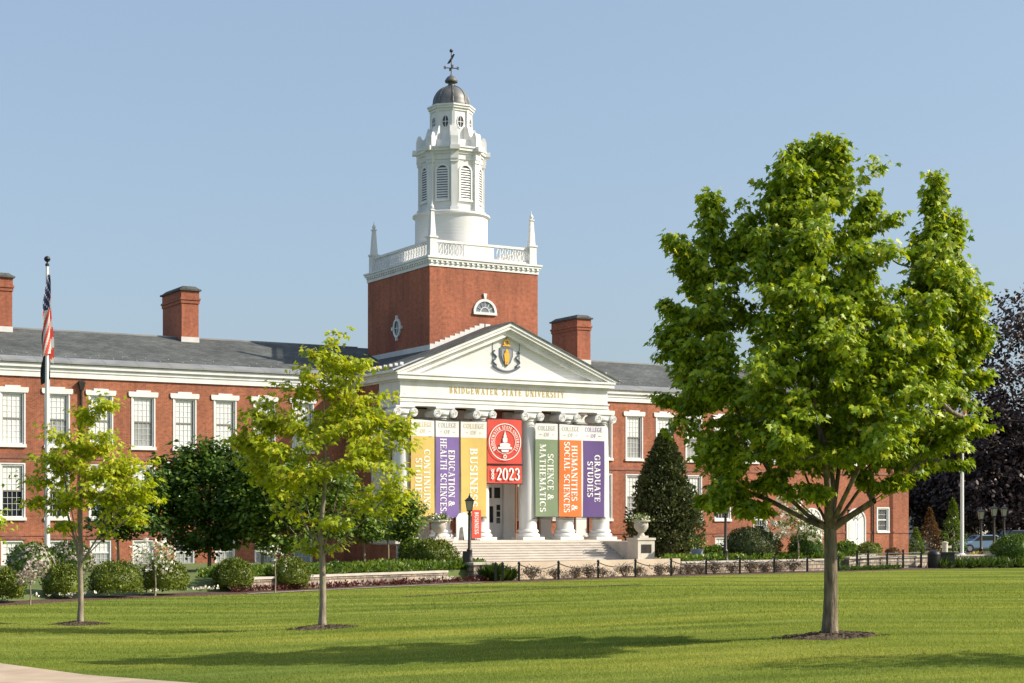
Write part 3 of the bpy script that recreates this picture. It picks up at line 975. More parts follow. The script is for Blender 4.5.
# portico platform and columns
mb = MB()
mb.box(-7.75, 7.75, -6.55, PF-0.002, 1.12, 1.30)
mb.box(-7.65, 7.65, -6.45, PF-0.002, -0.1, 1.12)
mb.build('portico_floor', [M['stone']], bld)
for a, b in ((-7.7, -7.655), (7.655, 7.7)):
    mb = MB(); mb.box(a, b, -6.4, PF, -0.1, 1.05); mb.build('portico_base', M['brick'], bld)

CY = -5.5
def make_column():
    b = MB()
    b.box(-0.74, 0.74, -0.74, 0.74, 1.302, 1.48)
    b.lathe([(0.70, 1.48), (0.74, 1.56), (0.70, 1.66), (0.62, 1.70), (0.60, 1.76), (0.66, 1.80), (0.64, 1.88), (0.56, 1.95)], 28)
    s = MB()
    prof = []
    for i in range(13):
        t = i / 12
        prof.append((0.545 - 0.085 * t ** 1.8, 1.95 + (8.42 - 1.95) * t))
    prof = [(0.575, 1.90)] + prof + [(0.50, 8.46), (0.50, 8.52), (0.46, 8.54)]
    s.lathe(prof, 32)
    sh = s.build('column', M['white'], bld, smooth=True)
    b.build('column_base', M['white'], sh, smooth=True)
    c = MB()
    c.lathe([(0.46, 8.5), (0.60, 8.66), (0.60, 8.80)], 24)
    c.box(-0.62, 0.62, -0.58, 0.58, 9.0, 9.1)
    c.box(-0.54, 0.54, -0.50, 0.50, 8.80, 9.0)
    for sx in (-1, 1):
        x, z = sx * 0.54, 8.72
        for y0, y1 in ((-0.60, 0.60),):
            n = 20
            vs = [(x + 0.25*math.cos(2*math.pi*i/n), y0, z + 0.25*math.sin(2*math.pi*i/n)) for i in range(n)]
            vs += [(x + 0.22*math.cos(2*math.pi*i/n), 0, z + 0.22*math.sin(2*math.pi*i/n)) for i in range(n)]
            vs += [(x + 0.25*math.cos(2*math.pi*i/n), y1, z + 0.25*math.sin(2*math.pi*i/n)) for i in range(n)]
            fs = [tuple(range(n)), tuple(reversed(range(2*n, 3*n)))]
            for k in (0, 1):
                for i in range(n):
                    j = (i+1) % n
                    fs.append((k*n+i, (k+1)*n+i, (k+1)*n+j, k*n+j))
            c.add(vs, fs)
        sp = []
        for i in range(34):
            a = i / 33 * 2 * math.pi * 2.0
            r = 0.235 - 0.165 * i / 33
            sp.append((x + sx * -r * math.cos(a) * -1, -0.605, z + r * math.sin(a) + 0.0))
        c.tube(sp, 0.028, 5)
        c.lathe([(0.02, -0.05), (0.06, 0), (0.02, 0.05)], 8, (x, -0.62, z))
    c.build('capital', M['white'], sh, smooth=True)
    return sh
c0 = make_column()
for i, x in enumerate(COLX):
    o = c0 if i == 0 else dup(c0, bld)
    o.location = (x, CY, 0)

# entablature
mb = MB()
E0, E1 = -7.16, 7.10
FY = -5.97
def ring_box(mb, grow, z0, z1):
    g = grow
    mb.box(E0-g, E1+g, FY-g, FY+0.95, z0, z1)                       # front beam
    mb.box(E0-g, E0+0.95, FY+0.95, -0.02, z0, z1)                   # side beams back to the wing
    mb.box(E1-0.95, E1+g, FY+0.95, -0.02, z0, z1)
ring_box(mb, 0.0, 9.10, 9.34)
ring_box(mb, 0.035, 9.34, 9.58)
ring_box(mb, 0.09, 9.58, 9.66)
ring_box(mb, -0.01, 9.66, 10.52)
ring_box(mb, 0.10, 10.52, 10.62)
ring_box(mb, 0.30, 10.62, 10.86)
ring_box(mb, 0.36, 10.86, 10.98)
ent = mb.build('entablature', M['white'], bld)
mb = MB(); mb.box(E0+0.95, E1-0.95, FY+0.95, PF, 9.45, 9.5); mb.build('portico_ceiling', mat('dark_brown', (0.11, 0.07, 0.045), 0.6), bld)  # ceiling in one even dark brown
t = MB(); line_text(t, 'BRIDGEWATER STATE UNIVERSITY', 0.40, 0.0, 9.92, FY - 0.004, 0.22, 7.9)
t.build('lettering', M['gold'], ent)

# pediment
mb = MB()
PW, PZ, PA = 7.62, 10.98, 14.12
rs = (PA - PZ) / PW
mb.prism_y([(-6.95, PZ), (6.95, PZ), (0, PZ + 6.95 * rs)], FY+0.25, FY+0.6)
ped = mb.build('pediment', M['clap'], bld)
mb = MB()
def rake(mb, d0, d1, y0, y1):
    """raking moulding between heights d0 and d1 (below the roof line)"""
    for s in (-1, 1):
        poly = [(s*PW, PZ + 0.0 - d1 + 0.16), (0, PA + 0.16 - d1), (0, PA + 0.16 - d0), (s*PW, PZ + 0.16 - d0)]
        if s > 0: poly = poly[::-1]
        mb.prism_y(poly, y0, y1)
def rake_clip(mb, d0, d1, y0, y1):
    for s in (-1, 1):
        # end where the moulding meets the horizontal cornice
        x1 = PW - max(0.0, (d1 - 0.16) / rs)
        x0 = PW - max(0.0, (d0 - 0.16) / rs)
        poly = [(s*x1, PZ+0.002), (0, PA + 0.16 - d1), (0, PA + 0.16 - d0), (s*x0, PZ+0.002 if d0 > 0.16 else PZ + 0.16 - d0)]
        if d0 <= 0.16: poly.append((s*PW, PZ+0.002))
        if s > 0: poly = poly[::-1]
        mb.prism_y(poly, y0, y1)
rake_clip(mb, 0.0, 0.24, FY-0.38, FY+0.45)
rake_clip(mb, 0.24, 0.42, FY-0.31, FY+0.45)
rake_clip(mb, 0.42, 0.56, FY-0.12, FY+0.45)
rake_clip(mb, 0.56, 0.80, FY-0.03, FY+0.45)
mb.build('raking_cornice', M['white'], ped)
# gable roof over the portico
mb = MB()
for s in (-1, 1):
    x1 = s * (PW + 0.12)
    vs = [(x1, FY-0.44, PZ+0.10), (0, FY-0.44, PA+0.19), (0, 7.0, PA+0.19), (x1, 7.0, PZ+0.10)]
    vs += [(x, y, z - 0.08) for x, y, z in vs]
    fs = [(0,3,2,1) if s > 0 else (0,1,2,3), (4,5,6,7), (0,4,5,1), (1,5,6,2), (2,6,7,3), (3,7,4,0)]
    mb.add(vs, fs)
groof = mb.build('gable_roof', M['slate_side'], bld)
for s in (-1, 1):
    mb = MB(); mb.box(min(s*7.45, s*7.78), max(s*7.45, s*7.78), FY-0.36, -0.5, PZ+0.0, PZ+0.15)
    mb.build('gable_gutter', M['white'], groof)
g0 = None
for s in (-1, 1):
    for i in range(8):
        if g0 is None:
            q = MB(); q.box(-0.10, 0.10, -0.07, 0.07, -0.02, 0.13); g0 = q.build('snow_guard', M['flashw'], groof); o = g0
        else:
            o = g0.copy(); COL.objects.link(o); o.parent = groof
        o.location = (s * 7.0, -5.8 + i * 0.72, PZ + 0.11 + 0.95 * rs)

# coat of arms in the pediment
def disc(mb, x, z, rx, rz, y0, y1, n=20, m=0):
    mb.prism_y([(x + rx*math.cos(2*math.pi*i/n), z + rz*math.sin(2*math.pi*i/n)) for i in range(n)], y0, y1, m)
yT = FY + 0.25
cz = 12.35
a = MB()
sh = [(0, -0.72), (0.32, -0.45), (0.50, -0.05), (0.50, 0.42), (0.28, 0.48), (0.0, 0.40), (-0.28, 0.48), (-0.50, 0.42), (-0.50, -0.05), (-0.32, -0.45)]
a.prism_y([(x*0.92, cz + z*1.0) for x, z in sh], yT-0.05, yT-0.002, 0)
a.prism_y([(x*0.70, cz - 0.01 + z*0.78) for x, z in sh], yT-0.08, yT-0.052, 1)
disc(a, 0, cz+0.24, 0.10, 0.12, yT-0.13, yT-0.082, 14, 2)
a.prism_y([(-0.13, cz-0.40), (0.13, cz-0.40), (0.19, cz+0.02), (0.13, cz+0.16), (-0.13, cz+0.16), (-0.19, cz+0.02)], yT-0.12, yT-0.082, 2)
a.prism_y([(-0.12, cz-0.56), (-0.02, cz-0.56), (-0.02, cz-0.40), (-0.12, cz-0.40)], yT-0.11, yT-0.082, 2)
a.prism_y([(0.02, cz-0.56), (0.12, cz-0.56), (0.12, cz-0.40), (0.02, cz-0.40)], yT-0.11, yT-0.082, 2)
a.ring(0, yT-0.11, yT-0.003, cz+0.74, 0.12, 0.21, 0, 360, 18, 2)
a.box(-0.26, 0.26, yT-0.10, yT-0.003, cz+0.53, cz+0.60, 2)
a.tube([(0, yT-0.05, cz+0.95), (0, yT-0.05, cz+1.25)], 0.03, 5, 3)
a.prism_y([(-0.14, cz+1.12), (0.14, cz+1.12), (0.05, cz+1.27), (-0.05, cz+1.27)], yT-0.06, yT-0.003, 3)
for s in (-1, 1):
    rib = [(s*(0.80 + 0.13*math.sin(i*1.15)), yT-0.05, cz + 0.25 - i*0.095) for i in range(12)]
    a.tube(rib, 0.055, 5, 0)
    a.tube([(s*0.92, yT-0.03, cz-0.5), (s*0.92, yT-0.03, cz+0.9)], 0.018, 5, 3)
    disc(a, s*0.92, cz+0.95, 0.07, 0.10, yT-0.06, yT-0.003, 10, 3)
a.tube([(x, yT-0.05, cz - 0.98 + 0.32*(x/0.9)**2) for x in np.linspace(-0.92, 0.92, 13)], 0.07, 6, 0)
a.build('coat_of_arms', [M['slateblue'], M['silver'], M['goldc'], M['silver']], ped)

# tower
TH, TF, TB = 3.78, PF, 5.6
mb = MB()
LZ, LR = 15.2, 0.66
# front face with a half-round opening is left whole; the lunette sits proud of it
mb.box(-TH, TH, TF, TB, 10.95, 17.82)
tower = mb.build('tower', M['brick_tower'], bld)
mb = MB()
def frame_box(mb, g, z0, z1): mb.box(-TH-g, TH+g, TF-g, TB+g, z0, z1)
frame_box(mb, 0.05, 17.78, 17.98)
frame_box(mb, 0.16, 18.12, 18.26)
frame_box(mb, 0.22, 18.26, 18.36)
frame_box(mb, 0.08, 17.98, 18.12)
n = 22
for i in range(n):
    x = -TH - 0.1 + (2*TH + 0.2) * (i + 0.5) / n
    mb.box(x-0.07, x+0.07, TF-0.145, TF-0.083, 17.985, 18.115)
for i in range(26):
    y = TF + (TB - TF) * (i + 0.5) / 26
    mb.box(-TH-0.145, -TH-0.083, y-0.07, y+0.07, 17.985, 18.115)
mb.build('tower_cornice', M['white'], tower)
# balustrade of rings with a solid middle
mb = MB()
def bal(mb, xa, xb, fixed, axis):
    def bx(u0, u1, z0, z1, d=0.05):
        if axis == 'x': mb.box(u0, u1, fixed-d, fixed+d, z0, z1)
        else: mb.box(fixed-d, fixed+d, u0, u1, z0, z1)
    bx(xa, xb, 18.36, 18.52, 0.09); bx(xa, xb, 19.28, 19.42, 0.08)
    L_ = xb - xa
    m0, m1 = (xa + L_*0.30, xa + L_*0.62) if axis == 'x' else (xa, xa)
    if axis == 'x': bx(m0, m1, 18.52, 19.28, 0.04)
    u = xa + 0.2
    while u < xb - 0.15:
        if not (m0 - 0.2 < u < m1 + 0.2):
            for q in range(12):
                a0, a1 = 2*math.pi*q/12, 2*math.pi*(q+1)/12
                for rr, th in ((0.36, 0.035),):
                    p0, p1 = (u + 0.24*math.cos(a0), 18.9 + rr*math.sin(a0)), (u + 0.24*math.cos(a1), 18.9 + rr*math.sin(a1))
                    if axis == 'x': mb.tube([(p0[0], fixed, p0[1]), (p1[0], fixed, p1[1])], th, 4, cap=False)
                    else: mb.tube([(fixed, p0[0], p0[1]), (fixed, p1[0], p1[1])], th, 4, cap=False)
            bx(u-0.022, u+0.022, 18.52, 19.28, 0.022)
        u += 0.36
for fx in (TF+0.28, TB-0.28): bal(mb, -TH+0.5, TH-0.5, fx, 'x')
for fx in (-TH+0.3, TH-0.3): bal(mb, TF+0.5, TB-0.5, fx, 'y')
mb.build('balustrade', M['white'], tower)
p0 = None
for sx in (-1, 1):
    for y in (TF+0.28, TB-0.28):
        if p0 is None:
            q = MB(); q.box(-0.24, 0.24, -0.24, 0.24, 18.36, 19.5); q.box(-0.29, 0.29, -0.29, 0.29, 19.5, 19.6)
            q.frustum(0, 0, 19.6, 21.15, 0.19, 0.19, 0.10, 0.10); q.box(-0.15, 0.15, -0.15, 0.15, 21.15, 21.22)
            q.lathe([(0.03, 21.22), (0.10, 21.28), (0.13, 21.38), (0.09, 21.48), (0.03, 21.56), (0.01, 21.75)], 10)
            p0 = q.build('pinnacle', M['white'], tower); o = p0
        else:
            o = p0.copy(); COL.objects.link(o); o.parent = tower
        o.location = (sx * (TH - 0.3), y, 0)
# lunette window
q = MB()
q.prism_y([(-LR, LZ), (LR, LZ)] + [(LR*math.cos(R(a)), LZ + LR*math.sin(R(a))) for a in range(12, 169, 12)], TF-0.012, TF-0.003)
lun = q.build('lunette_window', mat('lunette_glass', (0.16, 0.19, 0.22), 0.15), tower)
q = MB(); q.ring(0, TF-0.09, TF-0.003, LZ, LR, LR+0.15, 0, 180, 20); q.box(-LR-0.15, LR+0.15, TF-0.12, TF-0.004, LZ-0.16, LZ)
q.prism_y([(-0.06, LZ+LR+0.15), (0.06, LZ+LR+0.15), (0.12, LZ+LR+0.48), (-0.12, LZ+LR+0.48)], TF-0.10, TF-0.003)
q.build('frame', M['white'], lun)
q = MB(); q.ring(0, TF-0.04, TF-0.013, LZ, LR*0.42, LR*0.5, 0, 180, 12)
for a in (30, 60, 90, 120, 150): q.tube([(LR*0.5*math.cos(R(a)), TF-0.03, LZ+LR*0.5*math.sin(R(a))), (LR*math.cos(R(a)), TF-0.03, LZ+LR*math.sin(R(a)))], 0.025, 4)
q.build('glazing_bar', M['white'], lun)
# round window on the left flank
q = MB()
def flank(pts, x0, x1, m=0):
    q.prism_x([(y, z) for y, z in pts], x0, x1, m)
cy0, cz0 = 1.25, 14.45
circ = [(cy0 + 0.36*math.cos(2*math.pi*i/20), cz0 + 0.46*math.sin(2*math.pi*i/20)) for i in range(20)]
flank(circ, -TH-0.02, -TH-0.003)
rnd = q.build('oval_window', M['glass'], tower)
q = MB()
for i in range(24):
    a0, a1 = 2*math.pi*i/24, 2*math.pi*(i+1)/24
    q.prism_x([(cy0+0.36*math.cos(a0), cz0+0.46*math.sin(a0)), (cy0+0.50*math.cos(a0), cz0+0.60*math.sin(a0)), (cy0+0.50*math.cos(a1), cz0+0.60*math.sin(a1)), (cy0+0.36*math.cos(a1), cz0+0.46*math.sin(a1))], -TH-0.10, -TH-0.003)
for dy, dz in ((0, 0.68), (0, -0.68), (0.6, 0), (-0.6, 0)):
    q.box(-TH-0.13, -TH-0.003, cy0+dy-0.07, cy0+dy+0.07, cz0+dz-0.1, cz0+dz+0.1)
q.build('frame', M['white'], rnd)
q = MB(); q.box(-TH-0.05, -TH-0.021, cy0-0.02, cy0+0.02, cz0-0.46, cz0+0.46); q.box(-TH-0.048, -TH-0.022, cy0-0.36, cy0+0.36, cz0-0.02, cz0+0.02)
q.build('glazing_bar', M['white'], rnd)
# stepped flashing where the gable roof meets the tower
q = MB()
for s in (-1, 1):
    for i in range(11):
        x0, x1 = s*(TH - i*0.34), s*(TH - (i+1)*0.34)
        zr = PA + 0.19 - abs(x0)*rs
        q.box(min(x0, x1)+0.003, max(x0, x1)-0.003, TF-0.03, TF-0.003, zr-0.1, zr+0.34)
for i in range(20):
    y0 = TF + i * 0.43
    zr = PA + 0.19 - TH*rs
    q.box(-TH-0.03, -TH-0.003, y0+0.003, y0+0.42, zr-0.1, zr+0.28)
q.build('stepped_flashing', M['flashw'], tower)

# cupola
CX, CYY = 0.0, 1.25
def octa(ap, off=0.0):
    r = ap / math.cos(math.pi/8)
    return [(CX + r*math.cos(math.pi/8 + i*math.pi/4 + off), CYY + r*math.sin(math.pi/8 + i*math.pi/4 + off)) for i in range(8)]
q = MB(); q.lathe([(2.30, 18.30), (2.30, 21.52)], 48, (CX, CYY, 0)); 
cup = q.build('cupola', M['clap'], bld, smooth=True)
q = MB(); q.lathe([(2.32, 21.50), (2.46, 21.60), (2.46, 21.70), (2.30, 21.76), (2.0, 21.78)], 48, (CX, CYY, 0)); q.build('drum_cornice', M['white'], cup, smooth=True)
q = MB(); q.prism_z(octa(1.84), 21.75, 25.3); q.build('belfry', M['clap'], cup)
q = MB()
for i in range(8):
    x, y = octa(1.84)[i]
    a = math.atan2(y-CYY, x-CX)
    c, s = math.cos(a), math.sin(a)
    def lb(r0, r1, hw, z0, z1):
        pts = [(CX + r*c - w*s, CYY + r*s + w*c) for r, w in ((r0, -hw), (r1, -hw), (r1, hw), (r0, hw))]
        q.prism_z(pts, z0, z1)
    lb(1.7, 2.10, 0.20, 21.76, 25.0); lb(1.7, 2.18, 0.27, 21.76, 22.0); lb(1.7, 2.16, 0.25, 24.8, 25.0)
q.build('corner_pilaster', M['white'], cup)
lv0 = None
for i in range(8):
    if lv0 is None:
        q = MB()
        hw = 0.36
        q.prism_y([(-hw, 22.5), (hw, 22.5)] + [(hw*math.cos(R(a)), 24.25 + hw*math.sin(R(a))) for a in range(0, 181, 20)], -1.86, -1.845)
        lv0 = q.build('louvre_window', mat('louvre_dark', (0.10, 0.10, 0.10), 0.8), cup)
        q = MB()
        for k in range(13):
            z = 22.52 + k * 0.155
            w = hw if z < 24.2 else hw * math.sqrt(max(0.05, 1 - ((z-24.25)/hw)**2))
            q.add([(-w, -1.92, z), (w, -1.92, z), (w, -1.86, z+0.10), (-w, -1.86, z+0.10), (-w, -1.92, z-0.012), (w, -1.92, z-0.012), (w, -1.86, z+0.088), (-w, -1.86, z+0.088)], [(0,1,2,3), (7,6,5,4), (0,4,5,1)])
        q.build('slat', M['white'], lv0)
        q = MB(); q.ring(0, -1.94, -1.845, 24.25, hw, hw+0.1, 0, 180, 14); q.box(-hw-0.1, -hw, -1.94, -1.845, 22.5, 24.25); q.box(hw, hw+0.1, -1.94, -1.845, 22.5, 24.25); q.box(-hw-0.14, hw+0.14, -1.96, -1.845, 22.38, 22.5)
        q.build('frame', M['white'], lv0)
        o = lv0
    else:
        o = dup(lv0, cup)
    o.location = (CX, CYY, 0); o.rotation_euler = (0, 0, i * math.pi / 4)
q = MB(); q.prism_z(octa(1.90), 25.0, 25.35); q.prism_z(octa(1.98), 25.35, 25.52); q.prism_z(octa(2.1), 25.52, 25.70); q.prism_z(octa(2.16), 25.70, 25.80)
for i in range(8):
    x, y = octa(1.84)[i]; a = math.atan2(y-CYY, x-CX); c, s = math.cos(a), math.sin(a)
    pts = [(CX + r*c - w*s, CYY + r*s + w*c) for r, w in ((1.85, -0.30), (2.46, -0.30), (2.46, 0.30), (1.85, 0.30))]
    q.prism_z(pts, 25.525, 25.795)
    pts = [(CX + r*c - w*s, CYY + r*s + w*c) for r, w in ((1.85, -0.25), (2.2, -0.25), (2.2, 0.25), (1.85, 0.25))]
    q.prism_z(pts, 25.003, 25.523)
q.build('belfry_cornice', M['white'], cup)
# scroll brackets round the lantern
q = MB()
prof = [(1.15, 25.8), (2.22, 25.8), (2.22, 26.4), (2.14, 26.68), (1.98, 26.72), (1.86, 26.5), (1.78, 26.46), (1.66, 26.64), (1.58, 26.95), (1.50, 27.2), (1.15, 27.2)]
for i in range(8):
    a = math.pi/8 + i*math.pi/4
    c, s = math.cos(a), math.sin(a)
    vs = []
    for w in (-0.24, 0.24):
        vs += [(CX + r*c - w*s, CYY + r*s + w*c, z) for r, z in prof]
    n = len(prof)
    fs = [tuple(range(n)), tuple(reversed(range(n, 2*n)))] + [(i2, (i2+1) % n + 0, (i2+1) % n + n, i2+n) for i2 in range(n)]
    q.add(vs, fs)
q.build('scroll_bracket', M['white'], cup)
q = MB(); q.prism_z(octa(1.72), 25.79, 26.3); q.prism_z(octa(1.22), 26.3, 28.35); q.build('lantern', M['white'], cup)
q = MB()
for i in range(8):
    x, y = octa(1.22)[i]; a = math.atan2(y-CYY, x-CX); c, s = math.cos(a), math.sin(a)
    pts = [(CX + r*c - w*s, CYY + r*s + w*c) for r, w in ((1.0, -0.1), (1.36, -0.1), (1.36, 0.1), (1.0, 0.1))]
    q.prism_z(pts, 26.3, 28.3)
q.prism_z(octa(1.28), 28.20, 28.36); q.prism_z(octa(1.36), 28.36, 28.50); q.prism_z(octa(1.42), 28.50, 28.60)
q.build('lantern_cornice', M['white'], cup)
l0 = None
for i in range(8):
    if l0 is None:
        q = MB(); disc(q, 0, 27.5, 0.19, 0.36, -1.235, -1.225, 16); l0 = q.build('lantern_window', M['glass'], cup)
        q = MB(); q.ring(0, -1.27, -1.225, 27.5, 0.36, 0.44, 0, 360, 20, 0, 0.56)
        q.box(-0.015, 0.015, -1.26, -1.236, 27.15, 27.85); q.box(-0.19, 0.19, -1.258, -1.237, 27.48, 27.52); q.build('frame', M['white'], l0)
        o = l0
    else: o = dup(l0, cup)
    o.location = (CX, CYY, 0); o.rotation_euler = (0, 0, i * math.pi / 4)
q = MB()
prof = [(1.16, 28.60), (1.18, 28.75)] + [(1.14*math.cos(R(a)), 28.85 + 1.15*math.sin(R(a))) for a in range(0, 76, 8)] + [(0.22, 30.02)]
q.lathe(prof, 32, (CX, CYY, 0))
for i in range(8):
    a = math.pi/8 + i*math.pi/4
    q.tube([(CX + (r+0.01)*math.cos(a), CYY + (r+0.01)*math.sin(a), z) for r, z in prof], 0.035, 5)
q.build('dome', M['lead'], cup, smooth=True)
q = MB()
q.lathe([(0.24, 29.95), (0.20, 30.12), (0.20, 30.22), (0.40, 30.24), (0.42, 30.32), (0.36, 30.44), (0.25, 30.58), (0.10, 30.68), (0.045, 30.75), (0.045, 30.85)], 16, (CX, CYY, 0))
q.build('finial', M['lead'], cup, smooth=True)
q = MB()
q.tube([(CX, CYY, 30.7), (CX, CYY, 32.2)], 0.032, 6)
ca = R(-30)
for b in (0, 90):
    a = ca + R(b + 12); dx, dy = 0.42*math.cos(a), 0.42*math.sin(a)
    q.tube([(CX-dx, CYY-dy, 31.15), (CX+dx, CYY+dy, 31.15)], 0.03, 5)
    for s in (-1, 1): q.box(CX+s*dx-0.06, CX+s*dx+0.06, CYY+s*dy-0.02, CYY+s*dy+0.02, 31.07, 31.26)
q.lathe([(0.02, 32.13), (0.10, 32.18), (0.12, 32.25), (0.10, 32.32), (0.02, 32.37)], 10, (CX, CYY, 0))
fe = [(-0.26, 31.42), (-0.10, 31.45), (0.0, 31.6), (0.09, 31.75), (0.22, 32.02), (0.14, 32.06), (0.04, 31.95), (-0.06, 31.75), (-0.18, 31.58)]
vs = []
for yy in (-0.02, 0.02):
    for x, z in fe: vs.append((CX + x*math.cos(ca) - yy*math.sin(ca), CYY + x*math.sin(ca) + yy*math.cos(ca), z))
n = len(fe)
q.add(vs, [tuple(range(n)), tuple(reversed(range(n, 2*n)))] + [(i, i+n, (i+1) % n + n, (i+1) % n) for i in range(n)])
q.build('weathervane', M['bronze'], cup)

# ------------------------------------------------------------------ front steps, pedestals, urns
stairs = thing('stone_staircase', 'broad pale stone steps with side walls leading up to the portico', 'steps', bw(0, -6.55), BA)
q = MB()
NS = 8
for i in range(NS):
    z1 = 1.16 - 1.16 * i / NS
    y0 = -0.36 * (i + 1)
    q.box(-6.2, 6.2, y0, 0.0 if i == 0 else y0 + 0.36, -0.05, z1 - 0.02)
    q.box(-6.2, 6.2, y0 - 0.035, y0 + 0.36 - 0.037, z1 - 0.018, z1 + 0.02)
q.build('steps', M['step'], stairs)
for s in (-1, 1):
    q = MB(); a, b = sorted((s*6.203, s*7.4))
    q.box(a, b, -2.95, -0.003, -0.1, 1.10); q.box(a - 0.0, b + 0.0, -2.95, -0.003, 1.10, 1.22)
    q.build('side_wall', M['cap'], stairs)
    q = MB(); q.box(a, b, -4.05, -2.953, -0.1, 1.30); q.box(a-0.05, b+0.05, -4.1, -2.90, 1.302, 1.44); q.box(a-0.12, b+0.12, -4.12, -2.96, -0.1, 0.16)
    pd = q.build('pedestal', M['stone'], stairs)
    q = MB(); q.box((a+b)/2-0.36, (a+b)/2+0.36, -4.075, -4.053, 0.55, 1.05); q.build('plaque', M['bronze'], pd)

def leafcloud_basic(): pass

# ------------------------------------------------------------------ foliage machinery
HALF = np.array([(0, 0), (0.14, 0.02), (0.40, -0.02), (0.22, 0.20), (0.56, 0.50), (0.25, 0.44), (0.20, 0.62), (0.0, 1.05)])
SIMPLE = np.array([(0, 0), (0.26, 0.28), (0.27, 0.58), (0, 1.0)])
NEEDLE = np.array([(0, 0), (0.12, 0.4), (0.0, 1.0)])
def unit(a): return a / np.maximum(1e-9, np.linalg.norm(a, axis=-1, keepdims=True))

def leaves(name, pos, tip, nor, size, mats, parent=None, shape=HALF, fold=0.25, matidx=None, core=None):
    """every leaf is its own little folded blade"""
    n = len(pos)
    tip = unit(tip)
    side = unit(np.cross(tip, nor))
    nor = np.cross(side, tip)
    h = shape
    k = len(h)
    inner = h[1:-1]
    tmpl = [(0, h[0][1]), (0, h[-1][1])] + [(x, y) for x, y in inner] + [(-x, y) for x, y in inner]
    tm = np.array(tmpl)
    ni = len(inner)
    lift = -np.abs(tm[:, 0]) * fold - 0.12 * tm[:, 1] ** 2
    V = (pos[:, None, :] + size[:, None, None] * (tm[None, :, 0, None] * side[:, None, :] + tm[None, :, 1, None] * tip[:, None, :] + lift[None, :, None] * nor[:, None, :]))
    nv = len(tm)
    f1 = [0] + list(range(2, 2 + ni)) + [1]
    f2 = [0, 1] + list(range(2 + 2*ni - 1, 2 + ni - 1, -1))
    fl = np.array(f1 + f2)
    loops = (np.arange(n)[:, None] * nv + fl[None, :]).ravel()
    starts = (np.arange(n)[:, None] * len(fl) + np.array([0, len(f1)])[None, :]).ravel()
    V = V.reshape(-1, 3)
    if core is not None:
        cv, cf = core
        b = len(V)
        V = np.concatenate([V, cv])
        lp = np.array(cf) + b
        s0 = len(loops)
        loops = np.concatenate([loops, lp.ravel()])
        starts = np.concatenate([starts, s0 + np.arange(0, lp.size, lp.shape[1])])
        if matidx is not None: matidx = np.concatenate([np.repeat(matidx, 2), np.zeros(len(lp), int)])
    elif matidx is not None: matidx = np.repeat(matidx, 2)
    return np_mesh(name, V, loops, starts, mats, parent, matidx=matidx)

def grow(tips, trunk, limbs, r_tip=0.006, rpow=0.46, rtrunk=None, rng=RNG, upbias=0.6):
    """branch skeleton: every tip joins the nearest point already grown. returns node arrays"""
    P = [np.array(p, float) for p in trunk]
    par = [-1] + list(range(len(trunk) - 1))
    for lm in limbs:                                   # (trunk index, [points])
        last = lm[0]
        for p in lm[1]:
            P.append(np.array(p, float)); par.append(last); last = len(P) - 1
    nT = len(trunk)
    fork = P[nT - 1]
    order = np.argsort(np.linalg.norm(tips - P[min(nT-1, 3)], axis=1))
    arr = np.zeros((len(P) + 4 * len(tips), 3)); arr[:len(P)] = P
    par = par + [0] * (4 * len(tips))
    cnt = len(P)
    kids = np.zeros(len(arr), int)
    first = max(1, nT // 3)
    for ti in order:
        t = tips[ti]
        A = arr[first:cnt]
        d = t - A
        dist = np.linalg.norm(d, axis=1)
        cost = dist + upbias * np.maximum(0, A[:, 2] - t[2] + 0.2 * dist) + 0.05 * kids[first:cnt]
        j = int(np.argmin(cost)) + first
        a = arr[j]
        L_ = np.linalg.norm(t - a)
        k = 3 if L_ > 0.8 else (2 if L_ > 0.35 else 1)
        prev = j
        kids[j] += 1
        for q in range(1, k + 1):
            f = q / k
            p = a + (t - a) * f + np.array([0, 0, -0.10 * L_ * math.sin(math.pi * f)]) * 0.5
            if q < k: p = p + rng.normal(0, 0.04 * L_, 3)
            arr[cnt] = p; par[cnt] = prev; prev = cnt; cnt += 1
    arr = arr[:cnt]; par = np.array(par[:cnt])
    w = np.zeros(cnt)
    has = np.zeros(cnt, bool); has[par[par >= 0]] = True
    w[~has] = 1
    for i in range(cnt - 1, 0, -1): w[par[i]] += w[i]
    r = r_tip * np.maximum(1, w) ** rpow
    return arr, par, r, nT

